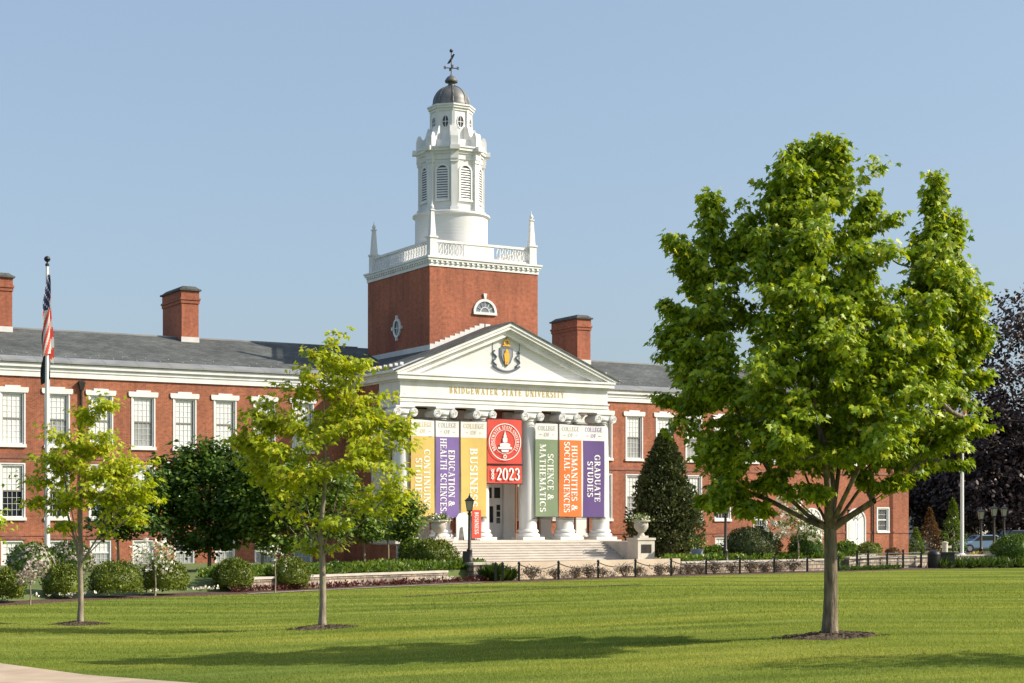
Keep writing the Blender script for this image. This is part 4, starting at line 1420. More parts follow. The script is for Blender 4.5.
def branch_mesh(name, arr, par, r, m, parent, base_flare=1.35, rmax=None, nT=0, trunk_r=None):
    n = len(arr)
    if trunk_r is not None:
        r = r.copy()
        r[:nT] = trunk_r
        for i in range(nT, n): r[i] = min(r[i], r[par[i]] * 0.82 if par[i] < nT else r[par[i]])
    V, loops = [], []
    base = 0
    idx = np.arange(1, n)
    for grp, sides in ((r[idx] > 0.03, 9), ((r[idx] <= 0.03) & (r[idx] > 0.012), 5), (r[idx] <= 0.012, 3)):
        k = idx[grp]
        if len(k) == 0: continue
        a, b = arr[par[k]], arr[k]
        d = unit(b - a)
        ref = np.where(np.abs(d[:, 2:3]) < 0.9, np.array([[0, 0, 1.0]]), np.array([[1.0, 0, 0]]))
        u = unit(np.cross(d, ref)); v = np.cross(d, u)
        ra = np.minimum(r[par[k]], r[k] * 1.5 + 0.004); ra = np.where(k < nT, r[par[k]], ra); rb = r[k]
        th = np.arange(sides) * 2 * np.pi / sides
        circ = np.cos(th)[None, :, None] * u[:, None, :] + np.sin(th)[None, :, None] * v[:, None, :]
        ext = d * (rb * 0.25)[:, None]
        A = a[:, None, :] + circ * ra[:, None, None]
        B = (b + ext)[:, None, :] + circ * rb[:, None, None]
        VV = np.concatenate([A, B], 1).reshape(-1, 3)
        s = np.arange(sides); s2 = (s + 1) % sides
        q = np.stack([s, s + sides, s2 + sides, s2], 1)
        lp = (np.arange(len(k))[:, None, None] * 2 * sides + q[None]) + base
        V.append(VV); loops.append(lp.reshape(-1, 4)); base += len(VV)
    V = np.concatenate(V); loops = np.concatenate(loops)
    return np_mesh(name, V, loops.ravel(), np.arange(0, 4 * len(loops), 4), m, parent, smooth=True)

def sample_lobes(lobes, density, rng, shell=0.5, sizes=False):
    """lobes: (x, y, z, rx, ry, rz, weight)"""
    P, O, S = [], [], []
    for x, y, z, rx, ry, rz, wt in lobes:
        k = max(3, int(density * wt * (rx * ry * rz) ** (2/3)))
        d = unit(rng.normal(size=(k, 3)))
        rr = (shell + (1 - shell) * rng.random(k) ** 0.6)[:, None]
        off = d * rr * np.array([rx, ry, rz])
        P.append(np.array([x, y, z]) + off)
        S.append(np.full(k, min(rx, rz)))
        O.append(unit(off / np.array([rx, ry, rz]) ** 1.0 * 0.6 + d * 0.4))
    if sizes: return np.concatenate(P), np.concatenate(O), np.concatenate(S)
    return np.concatenate(P), np.concatenate(O)

def sprays(tips, outd, per, twig, spread, size, rng, droop=0.5, flat=0.4, up=0.35, jit=0.35):
    n = len(tips)
    N_ = n * per
    T = np.repeat(tips, per, 0); Oo = np.repeat(outd, per, 0)
    Oo = unit(Oo + np.array([0, 0, up]))
    along = (rng.random(N_) * 1.3 - 1.0)[:, None] * twig
    lat = rng.normal(size=(N_, 3)) * spread
    lat[:, 2] *= flat
    pos = T + Oo * along + lat
    az = rng.random(N_) * 2 * np.pi
    rad = np.stack([np.cos(az), np.sin(az), np.zeros(N_)], 1)
    hor = Oo.copy(); hor[:, 2] = 0
    tip = unit(rad * 0.8 + unit(lat + 1e-6) * 0.5 + hor * 0.5 + np.array([0, 0, -droop]) + rng.normal(size=(N_, 3)) * 0.2)
    nor = unit(np.array([0, 0, 0.9]) + hor * 0.65 + rng.normal(size=(N_, 3)) * jit)
    sz = size * (0.65 + 0.6 * rng.random(N_))
    return pos, tip, nor, sz

def tree(name, label, cat, base, lobes, trunk_h, trunk_r, limb_n, leaf_m, bark_m, density, per, leaf, twig=0.35, spread=0.16,
         shape=SIMPLE, seed=1, group=None, r_tip=0.006, shell=0.5, droop=0.5, top=None, limb_reach=0.6, lean=(0, 0), kindcrown=None, rpow=0.46, up=0.35, jit=0.35, clus=1, cw=0.4, custom=None, spires=None):
    rng = np.random.default_rng(seed)
    t = thing(name, label, cat, base, 0, group)
    tips, outd, lsz = sample_lobes(lobes, density / clus, rng, shell, True)
    if clus > 1:
        n0 = len(tips)
        tips = np.repeat(tips, clus, 0); outd = np.repeat(outd, clus, 0)
        cwl = np.minimum(cw, 0.55 * np.repeat(lsz, clus))
        az = rng.random(len(tips)) * 2 * np.pi
        lat = 0.8 * np.stack([np.cos(az), np.sin(az), 0.25 * rng.normal(size=len(tips))], 1) * (rng.random(len(tips)) ** 0.5 * cwl)[:, None]
        od = unit(outd + np.array([0, 0, 0.5]))
        tips = tips + lat + od * (rng.normal(size=len(tips)) * cwl * 0.95)[:, None]
        outd = unit(outd + lat / cw * 0.7)
    if spires:
        T2, O2 = [], []
        for x0, y0, z0, x1, y1, z1, r0, cnt in spires:      # tapering leader shoots
            f = rng.random(cnt) ** 0.85
            a = rng.random(cnt) * 2 * np.pi
            rr_ = (r0 * (1 - f) ** 0.8 + 0.03) * rng.random(cnt) ** 0.5
            c_ = np.array([x0, y0, z0]) + f[:, None] * np.array([x1 - x0, y1 - y0, z1 - z0])
            o_ = np.stack([np.cos(a), np.sin(a), np.zeros(cnt)], 1)
            T2.append(c_ + o_ * rr_[:, None]); O2.append(unit(o_ * (0.8 * (1 - f) + 0.15)[:, None] + unit(np.array([x1 - x0, y1 - y0, z1 - z0]))))
        tips = np.concatenate([tips] + T2); outd = np.concatenate([outd] + O2)
    if top is None: top = max(l[2] + l[5] for l in lobes) * 0.86
    tr = []
    n1 = 7
    for i in range(n1):
        f = i / (n1 - 1)
        tr.append((lean[0]*f + 0.02*math.sin(3*f), lean[1]*f + 0.015*math.sin(4*f+1), trunk_h * f - (0.12 if i == 0 else 0)))
    n2 = 7
    mx = np.average([l[0] for l in lobes], weights=[l[3]*l[5] for l in lobes])
    for i in range(1, n2 + 1):
        f = i / n2
        tr.append((lean[0] + (mx*0.5 - lean[0]) * f * 0.5 + rng.normal(0, 0.04), lean[1] + rng.normal(0, 0.04), trunk_h + (top - trunk_h) * f))
    limbs = []
    big = sorted(lobes, key=lambda l: -l[3]*l[4]*l[5])[:max(limb_n, 1)]
    if custom:
        for pts in custom:
            limbs.append((n1 - 1 + pts[0], [np.array(p, float) for p in pts[1]]))
    elif limb_n:
        for i, l in enumerate(big):
            tgt = np.array([l[0], l[1], l[2]])
            frac = np.clip((tgt[2] - trunk_h) / max(0.1, top - trunk_h) * 0.45, 0, 0.5)
            bi = n1 - 1 + int(frac * n2)
            a = np.array(tr[bi])
            if math.hypot(tgt[0]-a[0], tgt[1]-a[1]) < 0.35: continue
            pts = []
            for q in (0.25, 0.5, 0.75, 1.0):
                p = a + (tgt - a) * q * limb_reach / 0.75
                p[2] += 0.06 * math.sin(q * math.pi) * np.linalg.norm(tgt - a) * -1
                pts.append(p + rng.normal(0, 0.03, 3))
            limbs.append((bi, pts))
    arr, par, r, nT = grow(tips - outd * twig * 0.5, tr, limbs, r_tip, rpow, rng=rng)
    zz = arr[:nT, 2]
    f = np.clip(zz / max(zz.max(), 0.1), 0, 1)
    tr_r = trunk_r * np.where(zz <= trunk_h, 1.0 - 0.12 * np.clip(zz / trunk_h, 0, 1), 0.88 * (1 - 0.85 * np.clip((zz - trunk_h) / max(0.1, top - trunk_h), 0, 1) ** 0.8))
    tr_r[0] = trunk_r * 1.35
    tr_r[1] = trunk_r * 1.06
    branch_mesh('trunk', arr, par, r, bark_m, t, nT=nT, trunk_r=tr_r)
    pos, tip, nor, sz = sprays(tips, outd, per, twig, spread, leaf, rng, droop, up=up, jit=jit)
    c = leaves('crown', pos, tip, nor, sz, leaf_m, t, shape)
    return t

def plobes(bx, by, ppm, rows, rng, depth=1.0):
    """lobes measured as (column, row, half width, half height, depth offset, depth radius, weight), metres from the trunk foot"""
    out = []
    for c, r_, rx, rz, dy, ry, w in rows:
        out.append(((c - bx) / ppm, dy, (by - r_) / ppm, rx / ppm, ry, rz / ppm, w))
    return out

# ------------------------------------------------------------------ lawn trees
Z1 = 33.9
pm = F / Z1
X1 = px(830, Z1)
rowsA = [
    (815, 178, 32, 34, 0.0, 0.75, 1.2), (815, 225, 56, 55, 0.0, 1.2, 1.1), (790, 200, 22, 45, -0.4, 0.5, 1.2), (806, 300, 80, 75, 0.0, 1.9, 0.9),
    (818, 380, 118, 75, 0.0, 2.6, 0.85), (828, 440, 120, 42, 0.0, 2.9, 0.9),
    (722, 262, 32, 36, 0.0, 0.7, 1.3), (690, 268, 12, 8, -0.1, 0.25, 1.8),
    (712, 318, 42, 42, 0.4, 1.0, 1.1), (684, 342, 26, 26, -0.3, 0.6, 1.3), (698, 385, 40, 40, 0.0, 1.1, 1.1), (684, 352, 22, 34, -0.3, 0.5, 1.2),
    (712, 435, 44, 32, -0.3, 1.0, 1.1), (742, 480, 48, 24, 0.2, 1.1, 1.2), (712, 498, 32, 13, -0.3, 0.6, 1.6), (752, 506, 26, 10, -0.5, 0.5, 1.4), (800, 488, 40, 16, -0.9, 0.8, 0.9), (868, 482, 36, 16, -0.7, 0.8, 0.9),
    (934, 262, 32, 45, 0.0, 0.75, 1.3), (954, 280, 16, 36, 0.2, 0.4, 1.4), (922, 320, 46, 48, 0.0, 1.2, 1.1),
    (960, 318, 18, 34, -0.2, 0.5, 1.4), (938, 375, 42, 44, 0.0, 1.1, 1.1), (962, 345, 18, 24, 0.1, 0.4, 1.4), (946, 425, 34, 26, -0.2, 0.8, 1.2), (918, 440, 52, 28, 0.2, 1.3, 1.0), (935, 462, 34, 12, -0.3, 0.6, 1.3),
    
    (800, 350, 50, 60, -2.0, 0.7, 1.2), (850, 390, 55, 50, -2.2, 0.7, 1.2), (760, 400, 45, 40, -1.9, 0.7, 1.2), (890, 340, 40, 40, -1.6, 0.6, 1.2), (770, 300, 35, 40, -1.3, 0.5, 1.2), (800, 450, 70, 24, -2.0, 0.8, 1.1),
]
rowsA = [(c, r_ , max(5, a - 8), max(6, b - 4), dy, e, w) for c, r_, a, b, dy, e, w in rowsA]
lobA = plobes(830, 637, pm, rowsA, RNG)
def lp(k, pts): return (k, [((c - 830) / pm, dy, (637 - r_) / pm) for c, r_, dy in pts])
limbsA = [lp(0, [(812, 516, -0.2), (790, 498, -0.5), (764, 470, -0.8), (730, 440, -1.0)]), lp(0, [(820, 505, 0.3), (805, 460, 0.6), (790, 400, 0.9), (775, 330, 0.8)]),
          lp(0, [(838, 500, 0.3), (846, 455, 0.6), (856, 400, 0.8), (866, 320, 0.7)]), lp(0, [(848, 516, -0.3), (866, 502, -0.7), (892, 478, -1.1), (918, 440, -1.3)]),
          lp(0, [(846, 512, 0.2), (870, 480, 0.4), (905, 410, 0.5), (928, 330, 0.3), (936, 235, 0.1)]), lp(0, [(808, 515, 0.1), (780, 488, 0.2), (742, 420, 0.2), (716, 330, 0.1), (712, 235, 0.0)]),
          lp(0, [(850, 520, 0.1), (880, 502, 0.3), (915, 484, 0.4), (955, 450, 0.4)]), lp(0, [(824, 500, -0.5), (815, 460, -1.1), (800, 400, -1.5), (790, 330, -1.2)]),
          lp(0, [(836, 505, -0.5), (850, 465, -1.1), (862, 410, -1.5), (870, 350, -1.2)]), lp(0, [(806, 520, 0.0), (770, 500, 0.2), (735, 486, 0.4), (700, 470, 0.3)])]
spA = []
for a_ in [(713, 275, 711, 190, 20, 34, 0.1), (700, 268, 668, 236, 13, 26, -0.2), (742, 250, 751, 214, 14, 20, 0.0), (782, 215, 784, 156, 20, 30, -0.3), (798, 200, 800, 143, 18, 26, 0.1),
           (815, 195, 820, 136, 20, 28, 0.0), (836, 205, 842, 142, 20, 28, 0.1), (856, 240, 873, 190, 18, 26, 0.1), (928, 300, 935, 172, 24, 66, 0.0), (950, 300, 957, 206, 15, 40, 0.2),
           (962, 340, 974, 290, 18, 24, -0.2), (700, 320, 662, 300, 14, 22, 0.1), (698, 350, 660, 330, 14, 22, -0.2), (708, 300, 688, 266, 14, 20, 0.0), (965, 365, 984, 330, 15, 18, 0.0), (955, 385, 986, 372, 15, 18, -0.2),
           (694, 405, 658, 395, 14, 18, 0.2), (950, 425, 986, 428, 13, 18, 0.1), (760, 290, 757, 235, 22, 30, -0.9), (800, 300, 803, 215, 24, 40, -1.2), (845, 320, 848, 250, 24, 36, -1.3),
           (770, 380, 766, 310, 26, 36, -1.8), (820, 390, 824, 310, 26, 36, -2.2), (870, 390, 876, 320, 26, 36, -2.0), (915, 400, 920, 340, 24, 30, -1.5), (720, 400, 712, 340, 24, 30, -1.2)]:
    c0_, y0_, c1_, y1_, r_, k_, d_ = a_
    spA.append(((c0_ - 830) / pm, d_, (637 - y0_) / pm, (c1_ - 830) / pm, d_ * 0.9, (637 - y1_) / pm, r_ / pm, k_))
big = tree('maple_tree', 'large full-crowned green maple on the right of the lawn with spires of foliage', 'tree', (X1, Z1, float(terr(X1, Z1))), lobA, 2.15, 0.145, 14,
           M['maple'], M['bark'], 84, 32, 0.130, 0.25, 0.10, HALF, 11, 'maples on the lawn', r_tip=0.0062, rpow=0.5, shell=0.68, droop=0.8, jit=0.5, top=8.6, clus=9, cw=0.46, custom=limbsA, spires=spA)

Z2 = 45.0
X2 = px(322, Z2); pm2 = F / Z2
rowsB = [
    (326, 350, 16, 20, 0, 0.4, 1.3), (322, 385, 28, 26, 0, 0.7, 1.1), (356, 362, 16, 18, 0.1, 0.4, 1.3), (350, 395, 26, 24, 0.2, 0.6, 1.0), (318, 425, 50, 26, 0, 1.1, 0.9),
    (370, 415, 32, 24, -0.1, 0.8, 1.0), (378, 445, 24, 26, 0.2, 0.7, 0.9), (270, 415, 20, 16, 0, 0.5, 1.2), (278, 440, 32, 22, 0.0, 0.9, 1.0), (258, 470, 20, 22, 0.2, 0.6, 0.9),
    (300, 470, 34, 22, -0.5, 0.8, 0.9), (340, 460, 40, 22, -0.4, 0.9, 0.8), (398, 430, 14, 12, 0, 0.3, 1.3), (388, 490, 24, 16, 0, 0.6, 0.9), (278, 498, 26, 18, 0.1, 0.6, 0.6), (330, 520, 24, 14, -0.3, 0.5, 0.3),
    (378, 510, 26, 16, -0.3, 0.6, 0.5), (318, 545, 22, 10, 0.2, 0.4, 0.35), (240, 440, 12, 10, 0, 0.3, 1.2)]
def lq(bx, by, ppm, rows): return [(0, [((c - bx) / ppm, dy, (by - r_) / ppm) for c, r_, dy in q]) for q in rows]
limbsB = lq(322, 628, pm2, [[(310, 535, 0.1), (296, 505, 0.2), (276, 465, 0.3), (262, 430, 0.3)], [(334, 540, 0.1), (352, 515, 0.2), (372, 480, 0.3), (384, 440, 0.3)],
                            [(330, 530, -0.2), (340, 490, -0.4), (350, 440, -0.4), (356, 375, -0.2)], [(313, 525, -0.2), (302, 480, -0.4), (298, 440, -0.4), (300, 400, -0.3)],
                            [(336, 545, -0.1), (360, 525, -0.3), (385, 500, -0.4), (398, 470, -0.3)], [(308, 548, -0.1), (292, 528, -0.3), (272, 508, -0.4), (258, 480, -0.3)]])
tree('maple_tree', 'slim young maple with yellow-green leaves on the lawn in front of the portico trees', 'tree', (X2, Z2, float(terr(X2, Z2))), plobes(322, 628, pm2, rowsB, RNG), 1.9, 0.095, 11,
     M['young'], M['bark2'], 64, 20, 0.150, 0.30, 0.14, HALF, 21, 'maples on the lawn', clus=4, cw=0.34, custom=limbsB, rpow=0.5, r_tip=0.0058, shell=0.4, droop=0.6, top=7.0, limb_reach=0.66)
Z3 = 48.7
X3 = px(80, Z3); pm3 = F / Z3
rowsC = [
    (88, 420, 16, 14, 0, 0.4, 1.0), (75, 440, 22, 20, 0, 0.6, 1.0), (102, 440, 22, 18, 0, 0.6, 0.9), (62, 462, 26, 18, 0.1, 0.7, 0.9), (95, 470, 30, 20, 0, 0.9, 0.8), (118, 466, 20, 20, 0, 0.6, 0.9),
    (45, 478, 20, 14, -0.1, 0.5, 0.8), (70, 495, 32, 16, 0.1, 0.9, 0.7), (115, 495, 30, 18, -0.2, 0.8, 0.75), (142, 488, 16, 16, 0, 0.5, 0.9), (35, 500, 12, 10, 0, 0.3, 0.7), (98, 520, 34, 14, 0.1, 0.8, 0.3), (106, 405, 8, 8, 0, 0.2, 0.9), (135, 515, 18, 10, 0, 0.4, 0.6), (60, 525, 20, 8, 0.1, 0.4, 0.25)]
limbsC = lq(80, 624.5, pm3, [[(90, 548, 0.1), (104, 525, 0.2), (120, 495, 0.3), (136, 480, 0.3)], [(86, 540, -0.1), (96, 510, -0.2), (104, 470, -0.2), (106, 420, -0.1)],
                             [(74, 540, 0.1), (66, 515, 0.2), (54, 490, 0.3), (46, 478, 0.3)], [(78, 535, -0.2), (72, 500, -0.3), (66, 465, -0.3), (70, 440, -0.2)], [(92, 552, -0.2), (110, 535, -0.3), (128, 520, -0.3), (140, 505, -0.3)]])
tree('maple_tree', 'thin-crowned young maple at the left of the lawn in front of the flagpole', 'tree', (X3, Z3, float(terr(X3, Z3))), plobes(80, 624.5, pm3, rowsC, RNG), 1.72, 0.085, 10,
     M['young'], M['bark2'], 92, 15, 0.148, 0.30, 0.14, HALF, 31, 'maples on the lawn', clus=4, cw=0.32, custom=limbsC, rpow=0.5, r_tip=0.0058, shell=0.35, droop=0.6, top=5.6, limb_reach=0.66)
for (x, y, rr, lab) in ((X1, Z1, 1.05, 'mulch ring around the foot of the large right maple'), (X2, Z2, 0.9, 'mulch ring around the foot of the slim middle maple'), (X3, Z3, 0.8, 'mulch ring around the foot of the thin left maple')):
    q = MB()
    rr *= 0.86
    prof = [(rr*(1 - f), -0.025 + 0.11*f**0.7) for f in np.linspace(0, 0.98, 12)]
    n = 72; vs = []; fs = []
    for r_, z in prof:
        for i in range(n):
            a = 2*math.pi*i/n
            k = r_ * (1 + 0.10*math.sin(3*a + x) + 0.06*math.sin(7*a) + random.uniform(-0.05, 0.05))
            wx, wy = x + k*math.cos(a)*1.15, y + k*math.sin(a)
            vs.append((wx, wy, float(terr(wx, wy)) + z + random.uniform(-0.02, 0.025)))
    for k in range(len(prof)-1):
        for i in range(n): fs.append((k*n+i, k*n+(i+1) % n, (k+1)*n+(i+1) % n, (k+1)*n+i))
    q.add(vs, fs)
    for i in range(420):
        a = random.uniform(0, 6.283); k = rr*math.sqrt(random.random())*1.12; g = random.uniform(0, 6.283); l = random.uniform(0.02, 0.06)
        wx, wy = x + k*math.cos(a)*1.15, y + k*math.sin(a)
        wz = float(terr(wx, wy)) + max(0.0, 0.11*(1-k/rr)) + 0.012
        c_, s_ = math.cos(g)*l, math.sin(g)*l
        q.add([(wx-c_, wy-s_, wz), (wx+s_*0.3, wy-c_*0.3, wz+0.02), (wx+c_, wy+s_, wz+random.uniform(0, 0.03))], [(0, 1, 2)])
    tag(q.build('mulch_ring', M['mulch2']), lab, 'mulch', 'mulch rings under the lawn maples')

# a maple outside the frame on the right whose shade falls across the foot of the picture
tree('maple_tree', 'maple at the near right beyond the picture edge shading the lawn', 'tree', (15.2, 27.0, float(terr(15.2, 27.0))),
     [(0, 0, 5.6, 1.7, 1.6, 2.6, 0.7), (-1.2, 0, 4.2, 1.3, 1.2, 1.3, 0.7), (1.3, 0, 4.4, 1.3, 1.2, 1.5, 0.7)], 2.1, 0.14, 3,
     M['maple'], M['bark'], 40, 18, 0.18, 0.4, 0.2, SIMPLE, 41, 'maples on the lawn')
# leafy tree mostly beyond the left edge
tree('leafy_tree', 'bright green tree reaching in at the left edge of the picture', 'tree', (px(-32, 58), 58.0, -0.65),
     [(0.2, 0, 3.0, 1.15, 1.0, 1.1, 1.0), (-0.6, 0, 2.2, 1.2, 1.0, 0.7, 1.0), (-0.2, 0, 4.2, 0.9, 0.9, 0.9, 1.0)], 1.5, 0.08, 2,
     M['maple'], M['bark2'], 60, 16, 0.17, 0.34, 0.17, HALF, 51)

# ------------------------------------------------------------------ trees and shrubs by the building
def ptree(name, label, cx, Z, ybase, rows, th, tr, leaf_m, dens, per, leaf, seed, bark=None, group=None, base_z=None, **kw):
    bz = 0.0 if base_z is None else base_z
    pm_ = F / Z
    yb = 525 + (2.2 - bz) * F / Z
    return tree(name, label, 'tree', (px(cx, Z), Z, bz), plobes(cx, yb, pm_, rows, RNG), th, tr, kw.pop('limb_n', 6), leaf_m, bark or M['bark2'], dens, per, leaf, seed=seed, group=group, **kw)
GT = 'small trees along the left wing'
def psp(cx, Z, rows, r_=9, k_=16):
    pm_ = F / Z; yb = 525 + 2.2 * F / Z
    return [((a - cx)/pm_, d*0.8, (yb - b)/pm_, (c - cx)/pm_, d, (yb - e)/pm_, r_/pm_, k_) for a, b, c, e, d in rows]
ptree('small_tree', 'dark green dense tree with a spiky top against the left wing windows', 209, 82, 571,
      [(212, 458, 12, 20, 0, 0.6, 1.2), (185, 470, 16, 18, 0.3, 0.7, 1.1), (235, 468, 16, 22, 0, 0.7, 1.1), (250, 480, 20, 26, 0.3, 1.0, 1.0), (205, 490, 46, 32, 0, 1.8, 0.9), (176, 500, 24, 28, -0.3, 1.0, 1.0), (240, 510, 46, 32, 0, 1.8, 0.9), (205, 530, 50, 24, 0, 1.8, 0.9), (168, 472, 8, 12, 0, 0.3, 1.2)],
      1.0, 0.10, M['dkleaf'], 40, 22, 0.26, 61, M['bark'], GT, spires=psp(209, 82, [(180, 478, 158, 455, 0), (185, 470, 178, 442, 0.3), (200, 470, 194, 446, -0.3), (212, 468, 206, 438, 0), (222, 470, 228, 440, 0.2), (236, 478, 246, 450, 0), (170, 500, 150, 478, 0.2), (250, 490, 264, 466, -0.3), (195, 480, 186, 456, -0.9), (215, 490, 218, 458, -1.2), (240, 500, 252, 474, -1.0), (175, 515, 160, 496, -0.9), (200, 520, 196, 486, -1.7), (228, 525, 234, 492, -1.7)]), twig=0.5, spread=0.26, up=0.7, droop=0.3, jit=0.5)
ptree('small_tree', 'mid green tree behind the slim young maple', 262, 80, 571,
      [(268, 465, 24, 24, 0, 1.0, 1.0), (285, 492, 28, 28, 0, 1.1, 0.9), (255, 505, 28, 30, 0, 1.2, 0.9), (280, 530, 36, 22, 0, 1.3, 0.9), (305, 505, 26, 32, 0.5, 1.0, 0.9), (325, 485, 22, 28, 0.8, 0.9, 0.8), (330, 525, 22, 18, 0.8, 0.9, 0.8)],
      1.1, 0.08, M['midleaf'], 44, 24, 0.24, 62, M['bark2'], GT, spires=psp(262, 80, [(268, 470, 262, 440, 0), (285, 480, 292, 450, 0), (300, 490, 312, 462, 0.3), (255, 495, 244, 470, -0.3), (275, 505, 272, 478, -1.0)]), twig=0.45, spread=0.26, up=0.6, droop=0.3, jit=0.5)
ptree('small_tree', 'dark low tree with forked stems behind the thin young maple', 118, 80, 571,
      [(130, 502, 28, 24, 0, 1.0, 1.0), (150, 485, 16, 24, 0.2, 0.7, 1.0), (112, 522, 28, 18, 0, 1.0, 0.9), (148, 518, 22, 20, 0, 0.9, 0.9)],
      1.0, 0.07, M['dkleaf'], 44, 24, 0.24, 63, M['bark2'], GT, twig=0.45, spread=0.25, up=0.6, droop=0.3, jit=0.5)
GE = 'slim trees beside the portico'
ptree('slim_tree', 'slim pale-stemmed tree left of the two by the portico', 364, 87, 568,
      [(362, 510, 18, 18, 0, 0.9, 1.0), (372, 528, 20, 14, 0, 0.9, 1.0), (350, 525, 16, 16, 0, 0.8, 0.9), (348, 490, 14, 22, 0.3, 0.7, 0.8)],
      1.35, 0.055, M['midleaf'], 46, 22, 0.2, 64, None, GE, twig=0.4, spread=0.22, jit=0.5)
ptree('slim_tree', 'darker slim tree in the middle by the portico steps', 388, 90, 567,
      [(388, 515, 16, 18, 0, 0.8, 1.0), (382, 530, 16, 12, 0, 0.7, 1.0), (392, 498, 12, 14, 0, 0.6, 1.0)],
      1.3, 0.05, M['dkleaf'], 46, 22, 0.2, 65, None, GE, twig=0.4, spread=0.22, jit=0.5)
ptree('slim_tree', 'slim tree overlapping the left urn and yellow banner', 401, 88, 568,
      [(402, 502, 16, 16, 0, 0.8, 1.0), (408, 522, 18, 18, 0, 0.9, 1.0), (398, 530, 20, 12, 0, 0.9, 0.9), (414, 506, 10, 12, 0, 0.5, 1.0)],
      1.4, 0.05, M['midleaf'], 46, 22, 0.2, 66, None, GE, twig=0.4, spread=0.22, jit=0.5)

def blossoms(t, lobes_, n, m, size, seed, shell=0.6):
    rng = np.random.default_rng(seed)
    p, o = sample_lobes(lobes_, 1, rng, shell)
    P = []
    for l in lobes_:
        k = int(n * l[6] / sum(q[6] for q in lobes_))
        d = unit(rng.normal(size=(k, 3))); rr = (shell + (1-shell)*rng.random(k))[:, None]
        P.append(np.array(l[:3]) + d * rr * np.array(l[3:6]))
    P = np.concatenate(P); k = len(P)
    PP = np.repeat(P, 4, 0)
    az = np.tile(np.arange(4) * np.pi/2, k) + np.repeat(rng.random(k) * 3, 4)
    nor0 = unit(rng.normal(size=(k, 3)) + np.array([0, -0.6, 0.7]))
    nor = np.repeat(nor0, 4, 0)
    ref = unit(np.cross(nor, np.array([0.3, 0.5, 0.2]))); ref2 = np.cross(nor, ref)
    tip = np.cos(az)[:, None] * ref + np.sin(az)[:, None] * ref2
    o = leaves('blossom', PP, tip, nor, np.full(len(PP), size), m, t, SIMPLE)
    o['kind'] = 'stuff'
def flowering(name, label, cx, Z, bz, rows, th, tr, leaf_m, dens, per, leaf, seed, nb, bm, bs, group=None):
    pm_ = F / Z; yb = 525 + (2.2 - bz) * F / Z
    lb = plobes(cx, yb, pm_, rows, RNG)
    t = tree(name, label, 'tree', (px(cx, Z), Z, bz), lb, th, tr, 4, leaf_m, M['bark2'], dens, per, leaf, seed=seed, group=group, twig=0.25, spread=0.14)
    blossoms(t, lb, nb, bm, bs, seed + 1)
    return t
GD = 'flowering dogwoods in the beds'
flowering('dogwood_tree', 'white-flowered young dogwood between the round clipped shrubs at left', 155, 67.0, -0.55, [(150, 552, 22, 14, 0, 0.6, 1.0), (140, 565, 12, 12, 0, 0.4, 0.8), (164, 556, 12, 18, 0, 0.5, 0.8)], 0.9, 0.035, M['midleaf'], 34, 9, 0.13, 71, 230, M['petal'], 0.085, GD)
flowering('dogwood_tree', 'small pink-white dogwood at the left end of the bed', 30, 60.5, -0.58, [(36, 568, 14, 10, 0, 0.5, 1.0), (26, 578, 10, 8, 0, 0.4, 0.8)], 0.6, 0.03, M['midleaf'], 26, 7, 0.11, 72, 200, M['pink'], 0.07, GD)
flowering('dogwood_tree', 'sparse thin dogwood in front of the clipped shrub left of the slim young maple', 275, 71.0, -0.55, [(272, 550, 12, 10, 0, 0.5, 0.8), (280, 562, 12, 12, 0, 0.4, 0.8)], 0.9, 0.03, M['midleaf'], 14, 5, 0.12, 73, 45, M['petal'], 0.06, GD)
flowering('dogwood_tree', 'white-flowered dogwood behind the trunk of the large right maple', 798, 104.0, 0.0, [(796, 520, 22, 16, 0, 1.3, 1.0), (775, 530, 14, 14, 0, 0.9, 0.8), (815, 528, 14, 16, 0, 0.9, 0.8), (790, 500, 14, 14, 0, 0.8, 0.8)], 1.2, 0.06, M['midleaf'], 30, 11, 0.18, 74, 420, M['petal'], 0.14, GD)

def bumpy_core(rx, ry, h, rng, s=0.86, nu=20, nv=9):
    V, Fc = [], []
    ph = rng.random(6) * 6
    for j in range(nv + 1):
        v = -0.35 + (math.pi/2 + 0.35) * j / nv
        for i in range(nu):
            u = 2*math.pi*i/nu
            k = s * (1 + 0.06*math.sin(3*u + ph[0]) + 0.05*math.sin(5*u + 4*v + ph[1]))
            V.append((rx*k*math.cos(v)*math.cos(u), ry*k*math.cos(v)*math.sin(u), h*0.40 + h*0.60*k*math.sin(v)))
    for j in range(nv):
        for i in range(nu):
            Fc.append((j*nu+i, j*nu+(i+1) % nu, (j+1)*nu+(i+1) % nu, (j+1)*nu+i))
    return np.array(V), np.array(Fc)

